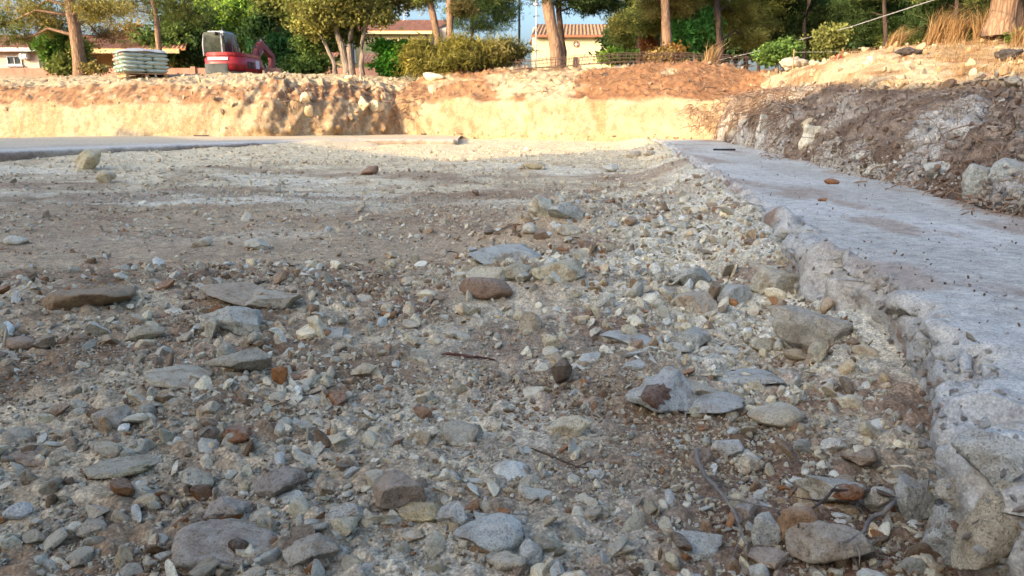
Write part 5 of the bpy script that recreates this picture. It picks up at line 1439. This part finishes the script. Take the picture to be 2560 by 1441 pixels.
FOREST = [
 ('slim pine with yellowish tufts at the left edge of the wood', 1598, 150, 36, 10, [(1597, 110), (1601, 60), (1600, 10), (1602, -60)], [(1570, 50, 36, 28, 0, 44, 22, F1), (1625, 65, 36, 24, -.4, 36, 20, F1), (1560, 95, 26, 34, .8, 34, 20, PINE), (1600, 10, 60, 24, .5, 50, 22, PINE), (1640, 100, 30, 20, .6, 20, 20, DKPINE), (1545, 60, 22, 30, 1, 20, 20, PINE)], 'bark_dark', 12),
 ('thick sunlit pine trunk at the front of the wood', 1667, 150, 25.5, 25, [(1667, 120), (1666, 60), (1663, 0), (1661, -90)], [(1635, 18, 34, 22, 1.5, 26, 20, OLIVE), (1700, 14, 40, 22, 1.5, 30, 20, OLIVE), (1690, -50, 110, 34, 1, 40, 22, PINE)], 'bark', 13),
 ('thin pale trunk half hidden behind the thick sunlit one', 1655, 150, 28, 10, [(1654, 120), (1655, 80), (1656, 40)], [(1650, 10, 40, 24, 1, 26, 20, PINE)], 'bark_grey', 14),
 ('dark straight pine trunk right of the feathery sapling', 1800, 150, 27, 19, [(1800, 130), (1797, 80), (1792, 30), (1790, -20), (1788, -80)], [(1840, 40, 46, 40, 2, 60, 22, F1), (1870, 95, 40, 24, 2, 40, 22, F1), (1760, 20, 44, 26, 2, 40, 22, PINE), (1830, -40, 120, 34, 1, 50, 22, PINE)], 'bark_dark', 15),
 ('slender dark pine trunk in the middle of the wood', 1868, 150, 30, 11, [(1866, 120), (1869, 60), (1871, 10), (1872, -60)], [(1905, 40, 46, 40, 1, 60, 22, PINE), (1880, 75, 36, 20, .5, 30, 20, F1), (1900, 10, 60, 30, 1.5, 50, 22, PINE), (1930, 90, 40, 30, 1.5, 40, 22, DKPINE)], 'bark_dark', 16),
 ('branching grey pine behind the overhead cable', 2015, 150, 30, 10, [(2013, 100), (2010, 60), (2022, 10), (2030, -50)], [(1990, 50, 50, 44, 1.5, 60, 22, DKPINE), (2050, 60, 50, 44, 2, 60, 22, PINE), (2000, 10, 80, 30, 2, 60, 22, DKPINE), (2060, 110, 40, 26, 2, 30, 22, DKPINE)], 'bark_dark', 17),
 ('dark pine behind the first dry grass clump', 2215, 150, 28, 12, [(2214, 100), (2212, 40), (2210, -40)], [(2150, 50, 60, 44, 1.5, 70, 22, DKPINE), (2230, 60, 60, 46, 1.5, 70, 22, (.045, .075, .022)), (2190, 10, 90, 30, 2, 70, 22, DKPINE), (2250, 110, 50, 28, 1, 40, 22, PINE)], 'bark_dark', 18),
 ('dark pine behind the tallest dry grass', 2390, 140, 25, 12, [(2390, 80), (2392, 20), (2394, -50)], [(2340, 30, 60, 44, 1.5, 70, 22, DKPINE), (2420, 40, 60, 46, 1.5, 70, 22, (.04, .075, .022)), (2380, 90, 80, 34, 2, 60, 22, DKPINE), (2460, 20, 50, 50, 2, 50, 22, DKPINE)], 'bark_dark', 19),
 ('dark trunk at the right edge of the view', 2556, 110, 17, 22, [(2556, 80), (2552, 40), (2548, 0), (2545, -60)], [(2540, -50, 60, 30, 1, 30, 22, DKPINE), (2570, 50, 50, 50, 4, 40, 22, DKPINE)], 'bark_dark', 20)]
for lab, px, pyb, Y_, w_, path_, cl_, bk_, sd_ in FOREST:
    tree('pine_tree', lab, 'tree', px, pyb, Y_, w_, path_, cl_, bk_, 'needle', G_P, sd_, .17)
tree('pine_tree', 'big rough pine trunk leaning right above the right bank', 'tree', 2492, 128, 12.2, 60, [(2494, 112), (2502, 70), (2512, 20), (2518, -20), (2530, -120)], [(2520, -190, 300, 60, 0, 60, 24, PINE)], seed=21, group=G_P, tuft=.14)
# dark evergreens standing at the back of the wood
for i, (px, py, rx, ry, Y_) in enumerate([(1560, 110, 44, 40, 50), (1640, 60, 60, 70, 52), (1640, 130, 60, 30, 49), (1740, 40, 60, 60, 50), (1760, 120, 60, 36, 48), (1840, 110, 60, 40, 47), (1900, 50, 70, 70, 46), (1960, 110, 60, 40, 42), (2040, 40, 80, 70, 42), (2090, 120, 70, 36, 40), (2160, 60, 80, 70, 40), (2240, 110, 70, 40, 36), (2290, 40, 80, 70, 36), (2370, 90, 80, 50, 34), (2440, 30, 80, 70, 34), (2520, 70, 70, 60, 30)]):
    rng_i = random.Random(i)
    tree('evergreen_tree', ['dark evergreen filling the gap right of the yellow house roof', 'dark evergreen crown left of the thick sunlit trunk', 'low dark evergreen behind the rusty red conifer', 'evergreen crown above the feathery sapling', 'low evergreen just right of the feathery sapling', 'evergreen behind the slender dark pine trunk', 'evergreen crown high between the slender pine and the branching pine', 'low dark evergreen behind the light green bush', 'tall evergreen above the leaning olive conifer bush', 'low evergreen behind the leaning olive conifer bush', 'tall evergreen halfway along the overhead cable', 'low evergreen behind the fan of dry straw grass', 'tall evergreen where the cable leaves the view', 'low evergreen behind the bushy dry grass', 'tall evergreen left of the big leaning right trunk', 'evergreen behind the big leaning right trunk'][i], 'tree', px, 150, Y_, 9, [(px, 120), (px + 3, 60)],
         [(px, py, rx, ry, 0, 64, 26, [PINE if i % 4 == 2 else DKPINE, (.045, .07, .024), (.03, .05, .02)][i % 3]), (px + rng_i.randint(-40, 40), py - 30, rx * .8, ry * .6, 1, 50, 18, DKPINE)], 'bark_dark', 'leaf', 'evergreens at the back of the wood', 40 + i, .30)
# far trees that close the view on the left
for i, (px, py, rx, ry, Y_) in enumerate([(480, 90, 70, 60, 56), (640, 110, 60, 50, 54), (730, 60, 60, 60, 56), (800, 110, 36, 40, 57)]):
    tree('evergreen_tree', ['far dark tree filling the gap left of the excavator cab', 'far tree behind the excavator boom', 'far tree crown between the excavator and the many stemmed tree', 'far tree low behind the left stems of the many stemmed tree'][i], 'tree', px, 170, Y_, 8, [(px, 130), (px, 90)], [(px, py, rx, ry, 0, 110, 20, [(.06, .085, .028), (.085, .10, .03)][i % 2])], 'bark_dark', 'leaf', 'far trees on the left', 70 + i, .30)
# bushes and saplings
def bush(label, px, py, Y, clumps, kind='leaf', tuft=.12, seed=0, name='bush', bark='bark_grey', stem=4, cat='bush', base=None):
    return tree(name, label, cat, px, base if base else py, Y, stem, [(px, py - 4), (px + 2, py - 24)], clumps, bark, kind, None, 200 + seed, tuft)
bush('bright green leafy bush right of the many stemmed tree', 985, 188, 27, [(985, 128, 38, 24, 0, 54, 22, (.075, .20, .025)), (975, 160, 34, 26, -.2, 46, 20, (.06, .17, .025)), (1010, 150, 24, 30, 0, 26, 20, (.07, .18, .03)), (960, 118, 20, 14, .3, 14, 18, (.08, .2, .03))], seed=1, tuft=.13)
bush('wide low pine bush with drooping olive branches by the chalk cut', 1140, 190, 25.5, [(1070, 150, 66, 28, 0, 46, 20, (.19, .16, .04)), (1140, 134, 76, 27, .2, 54, 22, (.20, .17, .042)), (1210, 144, 66, 27, .3, 50, 20, (.20, .165, .06)), (1125, 165, 90, 20, -.3, 60, 22, (.13, .115, .03)), (1260, 130, 36, 22, .4, 36, 18, (.14, .13, .05)), (1050, 125, 36, 14, .2, 20, 18, (.14, .125, .03))], 'needle', .23, 2, bark='bark', stem=9)
bush('lime green low bush at the right foot of the yellow house', 1545, 152, 27, [(1545, 142, 34, 10, 0, 44, 20, (.13, .21, .03)), (1520, 147, 24, 8, 0, 20, 18, (.12, .20, .03))], seed=3, tuft=.11)
bush('small rusty red dying conifer in the wood', 1622, 150, 29, [(1622, 120, 14, 24, 0, 30, 18, (.17, .06, .025)), (1618, 140, 20, 10, 0, 16, 16, (.15, .06, .03))], 'needle', .13, 4, name='conifer', bark='bark_dark', cat='small tree')
bush('dry brown bush round the foot of the thick sunlit trunk', 1672, 152, 24.5, [(1668, 138, 34, 14, -.3, 40, 18, (.21, .14, .05)), (1690, 130, 16, 16, -.3, 16, 16, (.24, .13, .04))], seed=5, tuft=.10)
tree('sapling', 'feathery bright green sapling with a pale forked stem', 'small tree', 1738, 150, 27.5, 7, [(1737, 120), (1736, 95), (1728, 72)],
     [(1735, 58, 34, 24, 0, 46, 16, (.06, .17, .04)), (1705, 85, 26, 24, 0, 34, 16, (.07, .18, .04)), (1765, 82, 26, 24, 0, 34, 16, (.07, .17, .04)), (1725, 112, 30, 20, .3, 34, 16, (.05, .13, .03)), (1770, 115, 20, 18, .3, 20, 16, (.06, .14, .035))], 'bark_grey', 'fern', seed=22, tuft=.26, extra_stems=[(1738, 5, [(1737, 120), (1742, 95), (1756, 70)])])
bush('light green bush below the lower end of the cable', 1945, 156, 19.5, [(1950, 132, 34, 20, 0, 54, 20, (.10, .16, .04)), (1925, 142, 20, 12, 0, 20, 18, (.10, .15, .04)), (1975, 122, 20, 16, .2, 20, 18, (.11, .15, .04))], seed=6, tuft=.09)
bush('leaning olive conifer bush right of the cable end', 2060, 152, 17.5, [(2085, 88, 26, 18, 0, 40, 22, (.15, .15, .045)), (2070, 108, 26, 18, 0, 40, 22, (.14, .14, .045)), (2060, 128, 16, 14, 0, 22, 20, (.12, .13, .04))], seed=7, tuft=.08, cat='bush')
bush('tiny green plant at the foot of the big right trunk', 2535, 112, 12, [(2538, 96, 12, 8, 0, 14, 16, (.13, .19, .04))], seed=8, tuft=.06, stem=1)
bush('climbing green plant on the ochre house wall', 122, 168, 37.5, [(120, 112, 22, 22, 0, 44, 20, (.07, .15, .03)), (125, 140, 20, 18, 0, 24, 18, (.08, .14, .03))], seed=9, tuft=.2)
bush('leafy shrub just left of the leaning pine trunk', 168, 180, 28.5, [(170, 110, 18, 26, 0, 36, 18, (.07, .12, .03)), (165, 165, 26, 18, -.3, 36, 18, (.13, .15, .05)), (205, 130, 14, 34, -.3, 24, 16, (.11, .13, .035))], seed=10, tuft=.14)
bush('thin yellow shrub between the left pine trunk and the pallet', 238, 182, 27, [(240, 172, 26, 10, 0, 18, 14, (.20, .16, .06))], seed=11, tuft=.12)
bush('dark green shrub low behind the excavator bucket', 790, 188, 30, [(780, 165, 40, 18, 0, 40, 20, (.06, .10, .03)), (740, 172, 30, 14, 0, 24, 20, (.05, .09, .03))], seed=12, tuft=.16)

# dry grass: clumps one can point to, and thin cover on the sunlit ground
def grass_mesh(name, pts, hgt, lean, rng, cols, nb, spread, w):
    V, F, K = [], [], []
    n = len(pts) * nb
    base = np.repeat(np.asarray(pts), nb, 0) + np.concatenate([rng.normal(0, spread, (n, 2)), np.zeros((n, 1))], 1)
    h = hgt * rng.uniform(.45, 1.1, n)
    dirn = rng.normal(0, .35, (n, 2)) + np.asarray(lean)
    mid = base + np.concatenate([dirn * (h * .35)[:, None], (h * .6)[:, None]], 1)
    tip = base + np.concatenate([dirn * (h * 1.0)[:, None], (h * rng.uniform(.75, 1.0, n))[:, None]], 1)
    a = rng.uniform(0, 3.14, n); s = np.stack([np.cos(a), np.sin(a), 0 * a], 1) * w
    V = np.stack([base - s, base + s, mid + s * .8, mid - s * .8, tip, ], 1).reshape(-1, 3)
    i = np.arange(n)[:, None] * 5
    F = np.concatenate([i + np.array([[0, 1, 2]]), i + np.array([[0, 2, 3]]), i + np.array([[3, 2, 4]])])
    c = np.asarray(cols)[rng.integers(0, len(cols), n)] * rng.uniform(.7, 1.2, (n, 1))
    return mesh_np(name, V, F, np.repeat(c, 5, 0), False)
GC = [(.42, .27, .13), (.34, .21, .10), (.50, .35, .18), (.28, .17, .09)]
for i, (px, py, Y_, hp, n, lean, lab) in enumerate([
    (2225, 138, 15.5, 62, 260, (.75, 0), 'fan of dry straw grass leaning right at the edge of the dark wood'),
    (2335, 128, 13.8, 100, 420, (.55, 0), 'tallest dry straw grass clump left of the big right trunk'),
    (2385, 122, 13.2, 80, 360, (.35, 0), 'bushy dry grass clump between the tallest one and the big trunk'),
    (2455, 110, 12.8, 100, 260, (.05, 0), 'upright dry grass clump touching the big right trunk'),
    (2545, 105, 11.5, 60, 160, (.1, 0), 'dry grass clump right of the big right trunk'),
    (1775, 152, 21.5, 60, 60, (.35, 0), 'thin dry stalks before the dark straight trunk'),
    (2105, 150, 16, 24, 80, (.2, 0), 'short dry grass clump by the red scrap')]):
    rng = np.random.default_rng(400 + i)
    l = at(px, py, Y_); g = down(l.x, Y_)
    h_ = px_size(hp, Y_)
    me = grass_mesh('dry_grass_clump', [(0, 0, 0)], h_, lean, rng, GC, n, h_ * .10, .0045 * Y_ / 13)
    o = link('dry_grass_clump', me, M['leaf']); o.location = g
    tag(o, lab, 'dry grass', 'dry grass clumps on the right')
rng = np.random.default_rng(9)
sel = np.nonzero((roff > 1.5) & (roff < 5) & (RP[:, 1] > 5) & (RP[:, 1] < 20))[0]
pk = sel[fbm(RP[sel], .9, 3, 222) > .02]; pk = rng.choice(pk, 1500)
tag(link('dry_stalks', grass_mesh('dry_stalks', RP[pk], .14, (.15, .1), rng, [(.46, .33, .18), (.36, .23, .11), (.24, .14, .07)], 6, .06, .003), M['leaf']), 'thin dry stalks over the sunlit ground above the right bank', 'dry grass', kind='stuff')
sel = np.nonzero((KP[:, 2] > 1.35))[0]; pk = rng.choice(sel, 900)
tag(link('dry_stalks', grass_mesh('dry_stalks', KP[pk], .15, (.1, -.1), rng, [(.46, .29, .15), (.34, .20, .10), (.26, .13, .06)], 6, .07, .004), M['leaf']), 'dry stalks and straw on the soil over the chalk cut', 'dry grass', kind='stuff')

# ------------------------------------------------------------------ roots and twigs
M['root'] = simple_mat('root_bark', (.24, .155, .10), .9, .3, 14, .4)
M['root_pale'] = simple_mat('pale_root', (.36, .30, .23), .9, .25, 14, .4)
M['twig_dark'] = simple_mat('dark_twig', (.085, .06, .043), .9, .3, 18, .4)
M['twig_grey'] = simple_mat('grey_twig', (.185, .155, .125), .9, .3, 18, .4)
def wood(label, pts, wpx, mat, lift=0.0, name='root', cat='root', group=None, seed=0, forks=()):
    """a root or stick lying on the terrain through photograph points"""
    rb = random.Random(seed)
    P, R_ = [], []
    for j in range(len(pts) - 1):
        for k in range(5):
            t = k / 5
            x, y = pts[j][0] * (1 - t) + pts[j + 1][0] * t, pts[j][1] * (1 - t) + pts[j + 1][1] * t
            l, nrm, dep_ = hit(x + rb.uniform(-1, 1) * wpx * .5, y + rb.uniform(-1, 1) * wpx * .5)
            if l is None: continue
            r = wpx / 2 * dep_ / FPX
            P.append(l + nrm * r * .6 + Vector((0, 0, lift))); R_.append(r * (1.05 - .6 * (j + t) / (len(pts) - 1)) * rb.uniform(.75, 1.2) * min(1, .35 + (j + t) * 1.6))
    if len(P) < 2: return
    # keep the line continuous
    for _ in range(2): P = [P[0]] + [(P[i - 1] + P[i] * 2 + P[i + 1]) / 4 for i in range(1, len(P) - 1)] + [P[-1]]
    mb = MB().tube(P, R_, 7)
    for k in range(rb.randint(2, 4) if wpx > 4 else 1):          # side shoots
        i = rb.randrange(len(P) // 4, len(P) - 1)
        dv = (P[i + 1] - P[i]).normalized() if i + 1 < len(P) else Vector((1, 0, 0))
        ln = (P[-1] - P[0]).length * rb.uniform(.10, .28)
        dv = (dv + Vector((rb.uniform(-.9, .9), rb.uniform(-.9, .9), rb.uniform(-.1, .5)))).normalized()
        Q = [P[i] + dv * ln * t + Vector((rb.uniform(-1, 1), rb.uniform(-1, 1), rb.uniform(-1, .6))) * ln * .10 * t for t in (0, .3, .6, 1)]
        mb.tube(Q, [R_[i] * .65, R_[i] * .5, R_[i] * .38, R_[i] * .15], 6)
    return tag(mb.build(name, mat, None, 0, True), label, cat, group)
G_R = 'roots and sticks round the pit'
wood('dark looped root on the sunlit crest of the right bank', [(2385, 218), (2440, 213), (2480, 207), (2512, 204), (2520, 198), (2500, 203)], 5, M['twig_dark'], .02, seed=1, group=G_R)
wood('pale crooked root hanging at the foot of the right bank', [(2320, 380), (2285, 385), (2270, 400), (2255, 415), (2245, 420)], 8, M['root_pale'], seed=2, group=G_R)
wood('tangle of brown roots at the strip edge on the far right', [(2410, 508), (2470, 512), (2520, 500), (2560, 505)], 9, M['root'], .01, seed=3, group=G_R)
wood('dark root under the tangle on the far right', [(2440, 522), (2500, 528), (2556, 540)], 8, M['twig_dark'], .005, seed=4, group=G_R)
wood('thin tan root arching down the middle of the right bank', [(2165, 225), (2130, 245), (2110, 270), (2103, 300), (2103, 325)], 3, M['root_pale'], .03, seed=5, group=G_R)
wood('pale straight root hanging at the left end of the right bank', [(1895, 280), (1890, 310), (1882, 345), (1878, 362)], 4, M['root_pale'], .03, seed=6, group=G_R)
wood('brown root running along the soil above the far corner', [(1850, 238), (1890, 231), (1925, 228), (1960, 226)], 4, M['root'], .03, seed=7, group=G_R)
wood('short forked root in the soil over the chalk cut', [(1655, 228), (1668, 222), (1682, 227), (1690, 231)], 3, M['twig_dark'], .01, seed=8, group=G_R)
wood('grey root across the foot of the largest blue grey block', [(2560, 452), (2510, 462), (2465, 468), (2420, 492)], 6, M['root'], .02, seed=9, group=G_R)
G_T = 'sticks lying in the rubble'
wood('long thin dark stick left of the rounded cream stone', [(840, 965), (790, 985), (720, 1003), (655, 1030), (600, 1060)], 5, M['twig_dark'], .002, 'stick', 'stick', G_T, 11)
wood('dark splinter under the slanting grey tan boulder', [(600, 945), (635, 925), (668, 895)], 9, M['twig_dark'], 0, 'stick', 'stick', G_T, 12)
wood('reddish bark strip in the middle of the gravel', [(1105, 890), (1150, 892), (1200, 898), (1250, 905)], 8, simple_mat('red_bark', (.13, .05, .035), .9, .3, 14), .004, 'bark_strip', 'bark', G_T, 13)
wood('dark stick on the smooth pinkish earth', [(1105, 634), (1125, 631), (1150, 633)], 4, M['twig_dark'], 0, 'stick', 'stick', G_T, 14)
wood('dark scrap of bark behind the cream slab', [(632, 712), (655, 708), (678, 706)], 8, M['twig_dark'], 0, 'bark_strip', 'bark', G_T, 15)
wood('thin dark stick from the rubble toward the pitted cream boulder', [(1330, 1125), (1380, 1145), (1440, 1170), (1490, 1175)], 7, M['twig_dark'], .002, 'stick', 'stick', G_T, 16)
wood('dark root leading up under the rubble crest', [(1235, 592), (1265, 572), (1300, 562)], 5, M['root'], .01, 'stick', 'stick', G_T, 17)
wood('pale straw stalk before the big brown block', [(1085, 1230), (1110, 1240), (1140, 1252)], 4, simple_mat('straw', (.5, .38, .2), .8, .1), .01, 'stick', 'stick', G_T, 18)
wood('long bent grey twig at the bottom right', [(1738, 1165), (1745, 1210), (1778, 1262), (1800, 1290), (1838, 1345), (1850, 1390), (1866, 1438)], 13, M['twig_grey'], .045, 'twig', 'twig', G_T, 19)
wood('dark curved twig over the orange brown wedge', [(2225, 1302), (2180, 1285), (2120, 1290), (2075, 1282), (2040, 1320), (2005, 1350), (1985, 1400)], 11, M['twig_dark'], .05, 'twig', 'twig', G_T, 20)
wood('thick grey twig over the mottled boulder at the bottom edge', [(2235, 1310), (2205, 1345), (2170, 1360), (2145, 1400), (2100, 1425), (2075, 1440)], 13, M['twig_grey'], .05, 'twig', 'twig', G_T, 21)
# fine roots hanging from the cut soil
def root_mass(name, spots, n, label, seed, ln=.35, rad=.004):
    rng = random.Random(seed); mb = MB()
    for _ in range(n):
        x0, y0, x1, y1 = rng.choice(spots)
        l, nrm, d_ = hit(rng.uniform(x0, x1), rng.uniform(y0, y1))
        if l is None: continue
        p = l + nrm * .02; P = [p.copy()]; dv = Vector((rng.uniform(-1, 1), rng.uniform(-1, 1), rng.uniform(-.9, .25))).normalized() + nrm * .5
        for k in range(5):
            dv = (dv + Vector((rng.uniform(-.6, .6), rng.uniform(-.6, .6), rng.uniform(-.55, .25)))).normalized()
            p = p + dv * ln / 5; P.append(p.copy())
        r = rad * rng.uniform(.6, 1.8)
        mb.tube(P, [r, r, r * .9, r * .8, r * .6, r * .4], 4, False)
    return tag(mb.build(name, M['root'], None, 0, True), label, 'roots', kind='stuff')
root_mass('root_tangle', [(1850, 225, 1990, 300), (1880, 225, 2010, 290), (1720, 250, 1850, 320)], 380, 'tangled fine roots hanging from the near end of the far right bank', 1, .5, .006)
root_mass('root_tangle', [(1990, 225, 2560, 420)], 140, 'fine roots and straw sticking out of the right bank', 2, .35, .003)
root_mass('root_tangle', [(1620, 170, 1850, 240), (1280, 170, 1640, 240)], 300, 'fine roots in the brown soil over the chalk cut', 3, .45, .006)
root_mass('root_tangle', [(1000, 205, 1060, 300), (680, 205, 1040, 260)], 160, 'fine roots and straw at the left corner bank', 4, .55, .007)
root_mass('root_tangle', [(1900, 385, 2010, 402), (2150, 410, 2420, 480), (2410, 495, 2560, 540)], 90, 'root shreds at the foot of the right bank', 5, .22, .004)
# small debris on the upper ground
M['scrap_red'] = simple_mat('red_scrap', (.62, .06, .03), .6, .1)
M['turq'] = simple_mat('turquoise_plastic', (.20, .42, .45), .4, .1)
def lump(px0, py0, px1, py1, Y_, mat, label, cat, name, seed, kind='c'):
    w_, h_ = px_size(px1 - px0, Y_), px_size(py1 - py0, Y_)
    l_, n_, d_ = hit((px0 + px1) / 2, py1 - 3)
    if l_ is not None and l_.y < 40: Y_ = l_.y + .15
    w_, h_ = px_size(px1 - px0, Y_), px_size(py1 - py0, Y_)
    c = at((px0 + px1) / 2, (py0 + py1) / 2, Y_)
    V, F = rock_shape(seed, 4, (w_, w_ * .7, h_ * 1.15), 3, .42, .2)
    o = link(name, mesh_np(name, V, F), mat); g_ = down(c.x, Y_); o.location = (c.x, Y_, (g_.z if g_ is not None else c.z) + h_ * .34)
    return tag(o, label, cat)
M['slab_grey'] = simple_mat('concrete_lump', (.36, .31, .25), .9, .15, 5, .3)
M['sack_dark'] = simple_mat('black_soil_heap', (.07, .06, .055), .9, .4, 9, .5)
lump(1955, 129, 2028, 160, 18, M['slab_grey'], 'grey sloping concrete lump below the light green bush', 'concrete', 'concrete_lump', 501)
lump(2240, 128, 2300, 146, 15, M['sack_dark'], 'black heap behind the string line', 'heap', 'soil_heap', 502)
lump(2088, 138, 2104, 150, 16, M['scrap_red'], 'bright red scrap in the dry grass', 'scrap', 'scrap', 503)
lump(2036, 137, 2052, 147, 17, M['turq'], 'turquoise plastic scrap behind the olive conifer bush', 'scrap', 'scrap', 504)
lump(2490, 128, 2552, 158, 10.5, M['sack_dark'], 'dark root plate with soil under the big right trunk', 'root plate', 'root_plate', 505)
lump(1504, 183, 1520, 194, 22.6, M['sack_dark'], 'small dark stone on the crest over the chalk cut', 'stone', 'stone', 506)
lump(215, 146, 232, 170, 33, M['sack_dark'], 'dark barrel shape behind the leaning pine trunk', 'barrel', 'barrel', 507, 'r')
